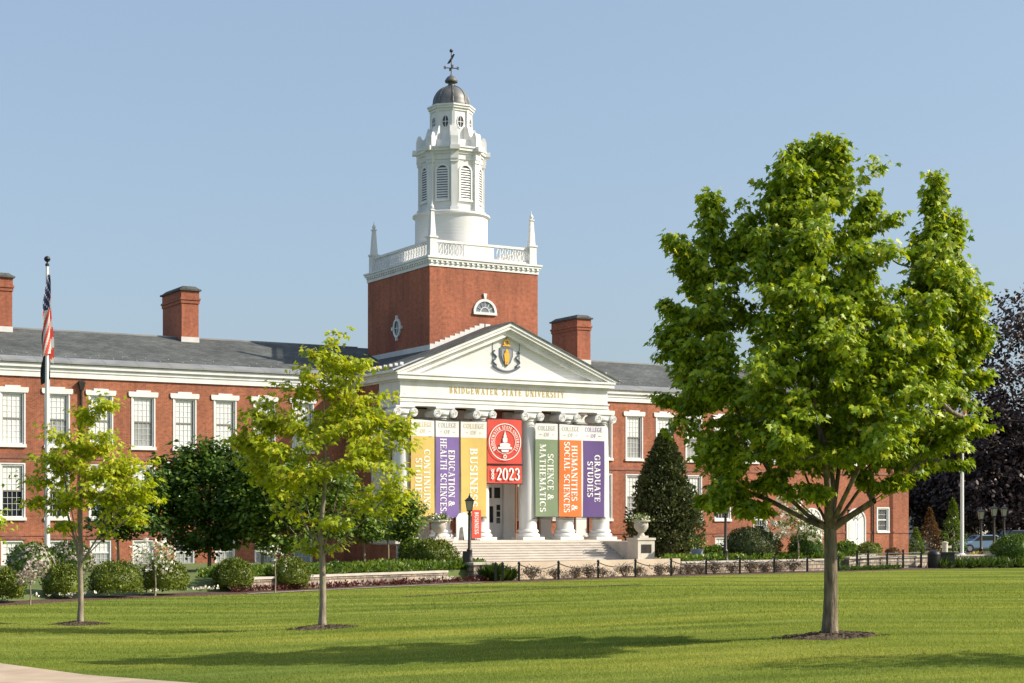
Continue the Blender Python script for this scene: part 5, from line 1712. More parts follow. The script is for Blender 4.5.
def shrub(name, label, x, y, z, rx, ry, h, m, n, leaf, seed, group=None, shape=SIMPLE, ragged=0.06, cat='shrub', flowers=None, tipup=0.7):
    rng = np.random.default_rng(seed)
    ph = rng.random(8) * 6
    d = unit(rng.normal(size=(n, 3)))
    d[:, 2] = np.where(d[:, 2] < -0.55, -d[:, 2], d[:, 2])
    u = np.arctan2(d[:, 1], d[:, 0]); v = np.arcsin(np.clip(d[:, 2], -1, 1))
    k = 0.90 + 0.06*np.sin(3*u + ph[0]) + 0.05*np.sin(5*u + 4*v + ph[1]) + 0.05*np.sin(9*u - 7*v + ph[2]) + rng.normal(0, ragged, n)
    pos = np.stack([rx*k*d[:, 0], ry*k*d[:, 1], h*0.42 + h*0.58*k*d[:, 2]], 1)
    pos[:, 2] = np.maximum(pos[:, 2], 0.02)
    nrm = unit(d / np.array([rx, ry, h*0.58]))
    tip = unit(nrm * 0.6 + rng.normal(size=(n, 3)) * 0.5 + np.array([0, 0, tipup]))
    nor = unit(nrm + rng.normal(size=(n, 3)) * 0.5 + np.array([0, 0, 0.2]))
    o = leaves(name, pos, tip, nor, leaf * (0.7 + 0.6*rng.random(n)), m, None, shape, core=bumpy_core(rx, ry, h, rng))
    o.location = (x, y, z)
    tag(o, label, cat, group)
    if flowers is not None:
        fm, nf, fs = flowers
        idx = rng.choice(n, nf, replace=False)
        PP = np.repeat(pos[idx] * 1.03, 4, 0); nr = np.repeat(nrm[idx], 4, 0)
        az = np.tile(np.arange(4)*np.pi/2, nf)
        ref = unit(np.cross(nr, np.array([0.3, 0.5, 0.2]))); ref2 = np.cross(nr, ref)
        f = leaves('blossom', PP, np.cos(az)[:, None]*ref + np.sin(az)[:, None]*ref2, nr, np.full(len(PP), fs), fm, o, SIMPLE)
        f['kind'] = 'stuff'
    return o

GB = 'clipped round shrubs in the planting bed'
bx_ = [(0, 60.8, 20, 33, 'round clipped shrub cut by the left edge of the picture'), (59, 63.8, 21, 34, 'round clipped shrub left of the thin young maple trunk'),
       (111, 65.3, 27, 36, 'wide round clipped shrub just right of the thin young maple trunk'), (161, 67.3, 24, 36, 'round clipped shrub behind the white dogwood stem'),
       (232, 70.8, 20, 33, 'round clipped shrub in front of the dark spiky tree'), (289, 73.2, 20, 32, 'round clipped shrub beside the slim young maple trunk on its left')]
for i, (c, Z, hw, hh, lab) in enumerate(bx_):
    x = px(c, Z)
    zb = float(terr(x, edge(x))) + 0.05
    shrub('round_shrub', lab, x, Z + 0.6, zb, hw*Z/F, hw*Z/F*0.95, hh*Z/F, M['box'], 4600, 0.085, 100+i, GB)
shrub('round_shrub', 'small dark shrub right of the slim young maple trunk', px(335, 77.5), 77.8, -0.55, 0.55, 0.55, 1.05, M['dkleaf'], 1800, 0.09, 110, GB)
GU = 'large shrubs on the upper ground'
shrub('broad_shrub', 'broad dark green shrub left of the lamp post by the steps', px(432, 86.5), 86.5, 0.0, 1.28, 1.1, 1.45, M['box'], 5200, 0.10, 111, GU)
shrub('broad_shrub', 'low dark shrub touching the left side of the broad one by the steps', px(412, 87.5), 87.5, 0.0, 0.7, 0.7, 1.5, M['midleaf'], 2400, 0.11, 112, GU)
shrub('broad_shrub', 'big rounded shrub behind the stone wall right of the steps', px(752, 104), 104, 0.0, 1.75, 1.4, 2.0, M['yew'], 6000, 0.13, 113, GU)
shrub('broad_shrub', 'dark shrub under the white dogwood on the right', px(806, 106), 106, 0.0, 1.1, 1.0, 1.7, M['dkleaf'], 2600, 0.13, 114, GU)
shrub('broad_shrub', 'small shrub by the arched white doors', px(846, 112), 112, 0.0, 0.8, 0.8, 1.1, M['midleaf'], 1500, 0.13, 115, GU)
shrub('broad_shrub', 'russet tipped low shrub left of the dark downspout near the arched door', px(869, 119), 119, 0.0, 0.9, 0.8, 0.95, M['box'], 1500, 0.12, 116, GU)
shrub('broad_shrub', 'small brown shrub under the lone window at the right end of the brick wall', px(893, 120), 120, 0.0, 0.5, 0.5, 0.55, M['rust'], 700, 0.11, 117, GU)
shrub('broad_shrub', 'dark rounded shrub cut by the right edge of the picture', px(1020, 113.5), 114.5, -0.35, 1.5, 1.2, 1.9, M['dkleaf'], 3600, 0.12, 118, GU)
shrub('broad_shrub', 'yellowish shrub in front of the parked cars', px(1003, 124), 124, 0.0, 0.9, 0.8, 0.95, M['box'], 1500, 0.12, 119, GU)
shrub('flowering_shrub', 'grey-pink blossoming shrub beside the left flagpole on its left', px(32, 74), 74, -0.1, 1.1, 1.0, 1.5, M['dkleaf'], 2200, 0.11, 120, 'blossoming shrubs by the left flagpole', flowers=(M['pink'], 520, 0.085))
shrub('flowering_shrub', 'grey-pink blossoming shrub beside the left flagpole on its right', px(70, 76), 76, -0.1, 1.1, 1.0, 1.55, M['dkleaf'], 2200, 0.11, 121, 'blossoming shrubs by the left flagpole', flowers=(M['pink'], 520, 0.085))
shrub('flowering_shrub', 'leafy green shrub behind the blue-grey planter', px(715, 103), 103.5, 0.0, 0.8, 0.6, 0.9, M['midleaf'], 1300, 0.14, 122)

# tall yew-like conifer right of the steps
def conifer(name, label, x, y, z, h, prof, m, n, leaf, seed, trunk_r=0.12, group=None):
    rng = np.random.default_rng(seed)
    t = thing(name, label, 'tree', (x, y, z), 0, group)
    q = MB(); q.tube([(0, 0, -0.1), (0.03, 0, h*0.5), (0, 0, h*0.97)], [trunk_r, trunk_r*0.6, 0.02], 8); q.build('trunk', M['barkd'], t, smooth=True)
    f = rng.random(n) ** 0.8
    rr = np.interp(f, [p[0] for p in prof], [p[1] for p in prof])
    # branch fans: clusters of foliage around the stem
    K = 420 if n > 20000 else 160
    cf = rng.random(K) ** 0.85; ca = rng.random(K) * 2*np.pi
    ci = rng.integers(0, K, n)
    f = np.clip(cf[ci] + rng.normal(0, 0.018, n), 0.01, 1.0)
    rr = np.interp(f, [p[0] for p in prof], [p[1] for p in prof])
    a = ca[ci] + rng.normal(0, 0.22, n)
    rad = rr * (0.35 + 0.68 * rng.random(n) ** 0.55) * (0.70 + 0.50*rng.random(K)[ci])
    pos = np.stack([rad*np.cos(a), rad*np.sin(a), f*h + 0.12*rad + rng.normal(0, 0.06, n)], 1)
    out = np.stack([np.cos(a), np.sin(a), np.zeros(n)], 1)
    tip = unit(out * 0.8 + np.array([0, 0, 0.55]) + rng.normal(size=(n, 3))*0.4)
    nor = unit(out * 0.6 + np.array([0, 0, 0.7]) + rng.normal(size=(n, 3))*0.5)
    leaves('crown', pos, tip, nor, leaf*(0.6 + 0.8*rng.random(n)), m, t, SIMPLE)
    return t
conifer('conifer_tree', 'tall dark conical yew right of the portico steps', px(664, 108.5), 108.5, 0.0, 8.1, [(0, 1.7), (0.12, 2.25), (0.3, 2.15), (0.55, 1.6), (0.8, 0.85), (0.95, 0.32), (1, 0.05)], M['yew'], 34000, 0.21, 131, 0.2)
conifer('conifer_tree', 'small rust-brown conifer right of the brick wall end', px(930, 128), 128, 0.0, 3.4, [(0, 0.8), (0.2, 0.95), (0.6, 0.5), (1, 0.03)], M['rust'], 2200, 0.14, 132, 0.06)
conifer('conifer_tree', 'small green conifer left of the right flagpole', px(953, 132), 132, 0.0, 4.2, [(0, 0.9), (0.2, 1.0), (0.6, 0.55), (1, 0.03)], M['midleaf'], 2400, 0.15, 133, 0.06)
conifer('conifer_tree', 'little bright green shrub-like conifer at the brick wall end', px(916, 127), 127, 0.0, 1.9, [(0, 0.5), (0.3, 0.6), (1, 0.05)], M['midleaf'], 1200, 0.14, 134, 0.04)

# copper beeches far right
def beech(label, cx, Z, rows, seed, dens=9, per=22, th=3.0, tr=0.55, leaf=0.42):
    pm_ = F/Z; yb = 525 + 2.2*F/Z
    return tree('copper_beech', label, 'tree', (px(cx, Z), Z, 0), plobes(cx, yb, pm_, rows, RNG), th, tr, 14, M['copper'], M['bark'], dens, per, leaf, seed=seed, group='copper beeches at the right', twig=1.0, spread=0.65, shape=SIMPLE, r_tip=0.02, shell=0.35, jit=0.6, limb_reach=0.7)
beech('huge purple-black copper beech with sparse top at the right edge', 1030, 150,
      [(1022, 314, 38, 32, 0, 4, 0.34), (1002, 345, 34, 40, 0, 4, 0.38), (1060, 350, 50, 50, 0, 5, 0.35), (990, 385, 34, 36, 0, 4, 0.45), (1030, 420, 60, 50, 0, 6, 0.7), (985, 440, 45, 40, 0, 5, 1.0), (1040, 480, 70, 50, 0, 7, 1.0), (975, 490, 45, 36, -1, 5, 1.1), (1015, 512, 50, 26, -2, 5, 1.3), (1090, 440, 60, 60, 0, 6, 0.6), (1000, 470, 60, 40, 1, 5, 1.2), (1030, 440, 45, 30, 2, 4, 0.8)], 141)
beech('lower dark copper beech beyond the end of the brick wing', 935, 158,
      [(925, 440, 30, 32, 0, 4, 0.9), (945, 420, 30, 24, 0, 4, 0.7), (955, 470, 45, 40, 0, 5, 1.1), (915, 485, 36, 40, 0, 5, 1.1), (950, 515, 50, 26, 0, 5, 1.1), (895, 460, 30, 40, 1, 4, 0.9)], 142, tr=0.4)
beech('dark copper beech standing behind the parked cars', 990, 185,
      [(985, 490, 60, 50, 0, 7, 1.1), (1040, 500, 60, 45, 0, 7, 1.1), (930, 505, 50, 40, 0, 6, 1.1), (1000, 535, 80, 18, 0, 6, 1.0)], 143, tr=0.4)
# pale bare limb of the big beech
# woods far behind, seen only past the building ends
def far_wood():
    rng = np.random.default_rng(99)
    lb = []
    for i in range(60):
        x = rng.uniform(20, 420); lb.append((x, rng.uniform(250, 330) + x*0.1, rng.uniform(3, 7), rng.uniform(6, 10), rng.uniform(5, 8), rng.uniform(5, 8), 0.5))
    for i in range(40):
        x = rng.uniform(-420, -70); lb.append((x, rng.uniform(150, 260), rng.uniform(3, 7), rng.uniform(6, 10), rng.uniform(5, 8), rng.uniform(4, 7), 0.5))
    tips, outd = sample_lobes(lb, 5, rng, 0.5)
    tips[:, 2] = np.maximum(tips[:, 2], 0.3)
    pos, tip, nor, sz = sprays(tips, outd, 10, 1.2, 1.0, 1.0, rng)
    o = leaves('far_wood', pos, tip, nor, sz, M['dkleaf'], None, SIMPLE)
    tag(o, 'dark far-off wood seen past the ends of the building', 'wood', kind='stuff')
far_wood()

# ------------------------------------------------------------------ low walls, beds, groundcover
def wall_run(name, label, x0, x1, top, m, off=BED, thick=0.4, bot=-0.8, cap=True, parent=None, group=None):
    xs = list(np.linspace(x0, x1, max(2, int((x1-x0)/0.8))))
    pts = [(x, float(edge(x)) + off) for x in xs]
    t = thing(name, label, 'wall', (pts[0][0], pts[0][1], 0), 0, group)
    ox, oy = pts[0]
    def ribbon(th, z0, z1, shift=0.0):
        q = MB(); vs = []
        for i, (x, y) in enumerate(pts):
            a = pts[max(0, i-1)]; b = pts[min(len(pts)-1, i+1)]
            d = Vector((b[0]-a[0], b[1]-a[1])).normalized(); n = Vector((-d.y, d.x))
            for s in (-0.5, 0.5):
                for z in (z0, z1):
                    vs.append((x-ox + n.x*th*s, y-oy + n.y*th*s, z))
        fs = []
        for i in range(len(pts)-1):
            a, b = i*4, (i+1)*4
            fs += [(a, b, b+1, a+1), (a+2, a+3, b+3, b+2), (a+1, b+1, b+3, a+3), (a, a+2, b+2, b)]
        fs += [(0, 1, 3, 2), ((len(pts)-1)*4, (len(pts)-1)*4+2, (len(pts)-1)*4+3, (len(pts)-1)*4+1)]
        q.add(vs, fs); return q
    ribbon(thick, bot, top - (0.1 if cap else 0)).build('wall_body', m, t)
    if cap: ribbon(thick + 0.1, top - 0.098, top).build('wall_cap', M['cap'], t)
    return t
wall_run('stone_wall', 'low grey stone retaining wall with flat cap behind the left bed', -11.9, -3.3, -0.02, M['field'])
wall_run('stone_wall', 'smooth tan low wall behind the chain fence below the steps', -0.95, 9.4, 0.30, M['tan'], off=BED-0.3, cap=False)
wall_run('stone_wall', 'rough fieldstone low wall right of the smooth tan one', 9.45, 20.0, 0.12, M['field'], off=BED-0.3)
wall_run('stone_wall', 'pale fieldstone wall behind the black railing', 21.0, 28.0, 0.18, M['field2'], off=BED)
wall_run('stone_wall', 'low stone wall behind the daylilies at the far right', 29.5, 48.0, 0.22, M['field'], off=BED)

def scatter_bed(name, label, cat, x0, x1, o0, o1, n, zfun, m, leaf, seed, blades=5, h=0.25, shape=SIMPLE):
    """many low plants nobody could count"""
    rng = np.random.default_rng(seed)
    x = rng.uniform(x0, x1, n); y = edge(x) + rng.uniform(o0, o1, n)
    P = np.stack([x, y, zfun(x, y)], 1)
    P = np.repeat(P, blades, 0); k = len(P)
    d = unit(rng.normal(size=(k, 3)) + np.array([0, 0, 1.1]))
    d[:, 2] = np.abs(d[:, 2])
    P = P + d * (rng.random(k)*h)[:, None]
    o = leaves(name, P, d + np.array([0, 0, 0.3]), unit(rng.normal(size=(k, 3)) + np.array([0, -0.3, 0.8])), leaf*(0.6+0.8*rng.random(k)), m, None, shape)
    return tag(o, label, cat, kind='stuff')
lowz = lambda x, y: -0.58 + 0*x
upz = lambda x, y: 0.0*x
scatter_bed('groundcover', 'low leafy groundcover on the upper ground behind the left stone wall', 'groundcover', -13, -1.5, BED+0.4, BED+5, 2600, upz, M['midleaf'], 0.16, 201, 8, 0.35)
scatter_bed('groundcover', 'bright yellow-green groundcover under the slim trees', 'groundcover', -7, -2.5, BED+4.0, BED+8, 900, upz, M['box'], 0.17, 202, 7, 0.4)
scatter_bed('groundcover', 'low green plants behind the right fieldstone wall', 'groundcover', 9, 21, BED+0.4, BED+5, 1500, upz, M['midleaf'], 0.18, 203, 8, 0.4)
scatter_bed('perennials', 'dark red low perennials along the front of the left bed', 'flowers', -11.5, -1.2, 0.7, BED-0.4, 260, lowz, M['redleaf'], 0.11, 204, 9, 0.22)
scatter_bed('bedding_flowers', 'white bedding flowers along the front edge of the left bed', 'flowers', -17.5, -12.0, 0.3, 0.9, 34, lambda x, y: -0.42 + 0*x, M['petal'], 0.09, 205, 7, 0.10)
scatter_bed('bedding_flowers', 'cream bedding flowers between the red perennials by the lamp pier', 'flowers', -4.6, -2.8, 0.8, 1.3, 30, lambda x, y: -0.42 + 0*x, M['petal'], 0.07, 206, 6, 0.12)
scatter_bed('daylilies', 'green daylily foliage in front of the wall at the far right', 'groundcover', 27.8, 35.5, 0.25, 1.6, 520, lambda x, y: -0.6 + 0*x, M['blade'], 0.42, 207, 9, 0.35, NEEDLE)
scatter_bed('daylilies', 'clumpy green foliage in front of the black railing', 'groundcover', 20.0, 24.6, 0.25, 1.1, 150, lambda x, y: -0.6 + 0*x, M['blade'], 0.24, 208, 9, 0.15, NEEDLE)
rngf = np.random.default_rng(5)
scatter_bed('yellow_flowers', 'yellow flowers on the wall top at the far right', 'flowers', 31, 36, BED+0.2, BED+1.2, 60, lambda x, y: 0.15 + 0*x, leafmat('yellow_petal', (0.6, 0.38, 0.04), (0.75, 0.5, 0.06), None, 0.2), 0.12, 209, 5, 0.25)

# ornamental grass clumps beside the chain fence
def clump(name, label, x, y, z, m, n, h, r, seed, group):
    rng = np.random.default_rng(seed)
    a = rng.random(n)*2*np.pi
    p = np.stack([np.cos(a)*r*rng.random(n), np.sin(a)*r*rng.random(n), np.zeros(n)], 1)
    d = unit(np.stack([np.cos(a)*0.5, np.sin(a)*0.5, np.ones(n)], 1) + rng.normal(size=(n, 3))*0.18)
    o = leaves(name, p, d, unit(rng.normal(size=(n, 3)) + np.array([0, -0.5, 0.3])), h*(0.6+0.5*rng.random(n)), m, None, NEEDLE)
    o.location = (x, y, z)
    return tag(o, label, 'plant', group)
clump('grass_clump', 'larger green grass clump left of the first chain posts', px(493, 84.6), 84.6, -0.6, M['blade'], 420, 0.95, 0.38, 301, 'green grass clumps by the chain fence')
clump('grass_clump', 'smaller green grass clump between the first chain posts', px(507, 85.2), 85.2, -0.6, M['blade'], 300, 0.75, 0.28, 302, 'green grass clumps by the chain fence')
# dormant twiggy shrubs along the tan wall
rng = np.random.default_rng(8)
first = None
for i in range(17):
    x = 1.2 + i*0.97 + rng.normal(0, 0.12)
    y = float(edge(x)) + 1.0 + rng.normal(0, 0.15)
    if first is None:
        q = MB()
        for k in range(34):
            a = rng.random()*6.28; s = 0.2 + 0.25*rng.random(); hh = 0.35 + 0.4*rng.random()
            q.tube([(0.05*math.cos(a), 0.05*math.sin(a), 0), (s*0.6*math.cos(a), s*0.6*math.sin(a), hh*0.6), (s*math.cos(a+0.3), s*math.sin(a+0.3), hh)], [0.009, 0.007, 0.003], 3)
        t = thing('twiggy_shrub', 'leafless brown twiggy shrub in the row before the low walls under the chain fence', 'shrub', (x, y, -0.6), 0, 'twiggy shrubs before the low walls')
        q.build('twigs', M['bark2'], t)
        k = 520
        p = rng.normal(size=(k, 3))*np.array([0.22, 0.22, 0.13]) + np.array([0, 0, 0.4])
        leaves('dry_leaves', p, unit(rng.normal(size=(k, 3))+np.array([0, 0, 0.5])), unit(rng.normal(size=(k, 3))+np.array([0, 0, 0.8])), np.full(k, 0.09), M['twig'], t, SIMPLE)
        first = t
    else:
        t = dup(first); t.location = (x, y, -0.6)
    t.rotation_euler = (0, 0, rng.random()*6.28)
    sc = 0.8 + 0.4*rng.random(); t.scale = (sc, sc, sc)

# ------------------------------------------------------------------ chain fence
fence = thing('chain_fence', 'row of short dark posts linked by sagging chain along the lawn edge', 'fence', (0, 0, 0))
posts = [(495.5, 583), (502.5, 582.5), (519, 582), (559, 580.8), (598.5, 579), (635, 577.3), (671, 576.2), (707, 575.2), (741, 574.4), (776, 573.6), (810, 572.8), (842, 572)]
pp = []
p0 = None
for c, r_ in posts:
    Zp = 2.83*F/(r_-525)
    x = px(c, Zp)
    y = float(edge(x)) + 0.25
    pp.append((x, y))
    if p0 is None:
        q = MB(); q.box(-0.06, 0.06, -0.06, 0.06, -0.1, 0.92); q.frustum(0, 0, 0.92, 1.0, 0.075, 0.075, 0.02, 0.02); q.box(-0.075, 0.075, -0.075, 0.075, 0.88, 0.92)
        p0 = q.build('post', M['dark'], fence); o = p0
    else:
        o = p0.copy(); COL.objects.link(o); o.parent = fence
    o.location = (x, y, -0.62)
for (a, b) in zip(pp[1:-1], pp[2:]):
    q = MB()
    pts = []
    for i in range(13):
        f = i/12
        pts.append((a[0]+(b[0]-a[0])*f, a[1]+(b[1]-a[1])*f, 0.24 - 0.27*4*f*(1-f)*min(1, math.hypot(b[0]-a[0], b[1]-a[1])/2.2)))
    q.tube(pts, 0.028, 5)
    q.build('chain', M['dark'], fence)

# stone pier with lamp
def P3(c, Z, z=0.0): return (px(c, Z), Z, z)
pier = thing('stone_pier', 'square stone pier at the wall end under the lamp post', 'pier', P3(476.5, 84.8, -0.6), R(35))
q = MB(); q.box(-0.48, 0.48, -0.48, 0.48, -0.1, 0.82); q.build('pier_body', M['field'], pier)
q = MB(); q.box(-0.54, 0.54, -0.54, 0.54, 0.822, 0.94); q.build('pier_cap', M['cap'], pier)

def make_lamp(label, loc, h=3.35, group='lamp posts'):
    t = thing('street_lamp', label, 'street lamp', loc, 0, group)
    q = MB()
    q.lathe([(0.20, 0), (0.20, 0.12), (0.15, 0.2), (0.13, 0.55), (0.15, 0.6), (0.085, 0.7), (0.07, h-0.95), (0.10, h-0.92), (0.10, h-0.86), (0.06, h-0.82), (0.06, h-0.78), (0.15, h-0.74)], 14)
    q.build('pole', M['bronze'], t, smooth=True)
    q = MB()
    q.frustum(0, 0, h-0.72, h-0.24, 0.12, 0.12, 0.19, 0.19)
    ln = q.build('lantern', mat('lamp_glass', (0.36, 0.33, 0.27), 0.15), t)
    q = MB()
    for sx in (-1, 1):
        for sy in (-1, 1):
            q.tube([(sx*0.12, sy*0.12, h-0.74), (sx*0.195, sy*0.195, h-0.22)], 0.018, 4)
    q.frustum(0, 0, h-0.76, h-0.72, 0.14, 0.14, 0.14, 0.14); q.frustum(0, 0, h-0.24, h-0.2, 0.24, 0.24, 0.24, 0.24)
    q.frustum(0, 0, h-0.2, h-0.06, 0.22, 0.22, 0.07, 0.07); q.lathe([(0.05, h-0.06), (0.07, h-0.02), (0.03, h+0.03), (0.012, h+0.14)], 8)
    q.build('lantern_frame', M['dark'], ln)
    return t
lm = make_lamp('dark lamp post with glass lantern on the stone pier before the steps', P3(469.5, 84.9, 0.345), 3.3)
def lamp_copy(label, loc, sc=1.0):
    t = dup(lm); t.location = loc; t['label'] = label; t.scale = (sc, sc, sc); return t
q = MB(); q.box(-0.16, 0.16, -0.2, 0.2, 0, 0.55); 
tag(q.build('litter_box', M['dark'], None, loc=P3(466.0, 84.75, 0.345)), 'small dark box standing beside the lamp on the stone pier', 'box')
lamp_copy('lamp post half hidden by the lowest left foliage of the large right maple', P3(725.5, 100.5, 0.0), 1.12)
lamp_copy('lamp post at far right in front of the parked cars', P3(981, 115.5, -0.02), 1.02)
lamp_copy('farther lamp behind, its lantern left of its twin', P3(994, 128, 0.0), 1.12)
lamp_copy('farther lamp behind, its lantern rightmost of all', P3(1004, 130, 0.0), 1.12)

# urns with flowers on the pedestals
def urn(label, loc, rz, seed):
    t = thing('planter_urn', label, 'urn', loc, rz, 'stone urns on the stair pedestals')
    q = MB(); q.box(-0.32, 0.32, -0.32, 0.32, 0, 0.12)
    q.lathe([(0.24, 0.12), (0.2, 0.2), (0.16, 0.28), (0.30, 0.42), (0.42, 0.6), (0.44, 0.8), (0.40, 0.9), (0.55, 0.98), (0.55, 1.05), (0.42, 1.05), (0.38, 0.95)], 20)
    q.build('bowl', M['cap'], t, smooth=True)
    rng = np.random.default_rng(seed)
    k = 500
    p = rng.normal(size=(k, 3))*np.array([0.27, 0.27, 0.12]) + np.array([0, 0, 1.12])
    leaves('plants', p, unit(rng.normal(size=(k, 3))+np.array([0, 0, 0.6])), unit(rng.normal(size=(k, 3))+np.array([0, -0.3, 0.8])), np.full(k, 0.13), [M['midleaf'], M['petal']], t, SIMPLE, matidx=(rng.random(k) < 0.25).astype(int))
x, y, z = bw(-6.8, -6.55-3.5, 1.44); urn('stone urn of flowers on the left stair pedestal behind the slim trees', (x, y, z), BA, 401)
x, y, z = bw(6.8, -6.55-3.5, 1.44); urn('stone urn of flowers on the right stair pedestal beside the conifer', (x, y, z), BA, 402)
pl = thing('barrel_planter', 'blue-grey tub planter at the foot of the conifer', 'planter', P3(697, 101, 0.1))
q = MB(); q.lathe([(0.28, 0), (0.36, 0.5), (0.40, 0.62), (0.40, 0.68), (0.34, 0.68), (0.32, 0.6)], 18); q.build('tub', mat('blue_tub', (0.24, 0.28, 0.36), 0.5), pl, smooth=True)
k = 260; rng = np.random.default_rng(12)
p = rng.normal(size=(k, 3))*np.array([0.25, 0.25, 0.22]) + np.array([0, 0, 0.95])
leaves('plant', p, unit(rng.normal(size=(k, 3))+np.array([0, 0, 0.6])), unit(rng.normal(size=(k, 3))+np.array([0, -0.3, 0.8])), np.full(k, 0.17), M['box'], pl, SIMPLE)

# ------------------------------------------------------------------ banners
BYF = -6.18
def banner(label, x0, x1, z0, z1, m, head=None, lines=(), ink='ink_w', headink='ink_g', seed=0, th=0.42, span=None, length=None):
    t = thing('banner', label, 'banner', bw((x0+x1)/2, BYF), BA, 'banners between the columns')
    w = x1 - x0
    zh = z1 - (0.96 if head else 0)
    ph = seed * 1.7
    def wave(x, z): return 0.022*math.sin(2.2*x + ph + 0.5*z) + 0.014*math.sin(1.3*z + ph)
    def panel(za, zb, mm, nm):
        q = MB(); nx, nz = 10, max(3, int((zb-za)/0.3)); vs = []
        for j in range(nz+1):
            for i in range(nx+1):
                x = -w/2 + w*i/nx; z = za + (zb-za)*j/nz
                vs.append((x, wave(x, z), z))
        q.add(vs, [(j*(nx+1)+i, j*(nx+1)+i+1, (j+1)*(nx+1)+i+1, (j+1)*(nx+1)+i) for j in range(nz) for i in range(nx)])
        return q.build(nm, mm, t, smooth=True)
    def bend(q):
        q.v = [(x, y + wave(x, z) - 0.012, z) for x, y, z in q.v]
        return q
    panel(z0, zh, m, 'fabric')
    if head:
        hp = panel(zh, z1, M['c_head'], 'header')
        q = MB(); line_text(q, 'COLLEGE', 0.28, 0, z1-0.42, 0, 0.05, w*0.80); line_text(q, 'OF', 0.24, 0, z1-0.78, 0, 0.1)
        for s in (-1, 1): q.box(min(s*0.36, s*0.52), max(s*0.36, s*0.52), 0, 0.001, z1-0.69, z1-0.65)
        bend(q).build('header_lettering', M[headink], t)
    if lines:
        q = MB()
        nl = len(lines)
        for i, (s, ln, zt) in enumerate(lines):
            if nl == 1: xf = -th/2
            else: xf = (0.06 if i == 0 else -0.06 - th)
            down_text(q, s, th, xf, zh - zt, 0, ln)
        bend(q).build('lettering', M[ink], t)
    for zr in (z1+0.02, z0-0.02):
        r = MB(); r.tube([(-w/2-0.05, 0.0, zr), (w/2+0.05, 0.0, zr)], 0.03, 6); r.build('rod', M['dark'], t)
    return t
# positions in building coordinates, measured on the plane of the banners
def bs(c, p=-BYF):
    u = (c - 512) / F
    K = 108.5 - p / math.cos(BA)
    Zq = K / (1 - u * math.tan(BA))
    return (u * Zq - 0.5 * p) / math.cos(BA) + 3.72
BZ0, BZ1 = 2.68, 8.30
banner('yellow banner farthest left, reading continuing studies', bs(411), bs(434.3), BZ0, BZ1, M['c_yellow'], True, (('CONTINUING', 3.5, 0.75), ('STUDIES', 2.35, 1.25)), seed=1, headink='ink_y')
banner('purple banner reading education and health sciences', bs(435.8), bs(459), BZ0-0.05, BZ1, M['c_purple'], True, (('EDUCATION &', 3.3, 0.75), ('HEALTH SCIENCES', 4.25, 0.08)), seed=2)
banner('yellow banner left of the red seal, reading business', bs(461), bs(486.5), BZ0, BZ1, M['c_yellow'], True, (('BUSINESS', 3.5, 0.6),), seed=3, headink='ink_y', th=0.5)
banner('sage green banner reading science and mathematics', bs(535.5), bs(557.5), BZ0+0.02, BZ1+0.02, M['c_green'], True, (('SCIENCE &', 2.8, 0.85), ('MATHEMATICS', 4.1, 0.28)), seed=4)
banner('orange banner reading humanities and social sciences', bs(559.3), bs(581.5), BZ0+0.02, BZ1+0.02, M['c_orange'], True, (('HUMANITIES &', 4.0, 0.30), ('SOCIAL SCIENCES', 4.3, 0.10)), seed=5)
banner('deep purple banner farthest right, reading graduate studies', bs(582.8), bs(604.5), BZ0+0.0, BZ1+0.02, M['c_purple2'], True, (('GRADUATE', 2.9, 0.85), ('STUDIES', 2.2, 1.25)), seed=6, headink='ink_p')
# red seal banner and its year strip
x0, x1 = bs(487.5), bs(521.5)
sb = banner('square red banner with white round seal over the door', x0, x1, 5.84, 8.48, M['c_red'], False, (), seed=0)
q = MB(); cz = 7.14; RS_ = 1.02
q.ring(0, -0.062, -0.055, cz, 1.03*RS_, 1.075*RS_, 0, 360, 48)
q.ring(0, -0.062, -0.055, cz, 0.69*RS_, 0.715*RS_, 0, 360, 40)
s = 'BRIDGEWATER STATE UNIVERSITY'
hL = 0.19; rt = 0.76*RS_
tot = text_width(s, hL, 0.12)
arc = R(255)
def onarc(u, v):
    a = math.pi/2 + arc/2 - (u / tot) * arc
    return ((rt + v) * math.cos(a), cz + (rt + v) * math.sin(a))
text(q, s, hL, onarc, 0.12, -0.058)
s2 = '2023'
# little tower and hall in the middle of the seal
def sp(poly): q.prism_y([(x*RS_, cz + z*RS_) for x, z in poly], -0.064, -0.056)
sp([(-0.46, -0.42), (0.46, -0.42), (0.46, -0.30), (-0.46, -0.30)])
sp([(-0.34, -0.28), (0.34, -0.28), (0.34, -0.12), (0, -0.02), (-0.34, -0.12)])
sp([(-0.15, 0.0), (0.15, 0.0), (0.15, 0.22), (-0.15, 0.22)])
sp([(-0.10, 0.23), (0.10, 0.23), (0.09, 0.40), (-0.09, 0.40)])
sp([(-0.07, 0.41), (0.07, 0.41), (0.02, 0.56), (0.0, 0.66), (-0.02, 0.56)])
sp([(-0.20, -0.60), (0.20, -0.60), (0.26, -0.46), (-0.26, -0.46)])
q.ring(0, -0.064, -0.056, cz-0.86*RS_, 0.07, 0.12, 0, 360, 12)
q.build('seal', M['ink_w'], sb)
yb = banner('red strip banner reading 2023 hung under the seal', x0, x1, 4.68, 5.76, M['c_red'], False, (), seed=0)
q = MB(); line_text(q, '2023', 0.74, 0.22, 4.86, -0.055, 0.05, 1.62)
q.build('lettering', M['ink_w'], yb)
q = MB(); zc = 5.2
for dz in (-0.2, 0.0, 0.2):
    q.ring(-0.84, -0.062, -0.055, zc+dz, 0.05, 0.10, 0, 360, 10)
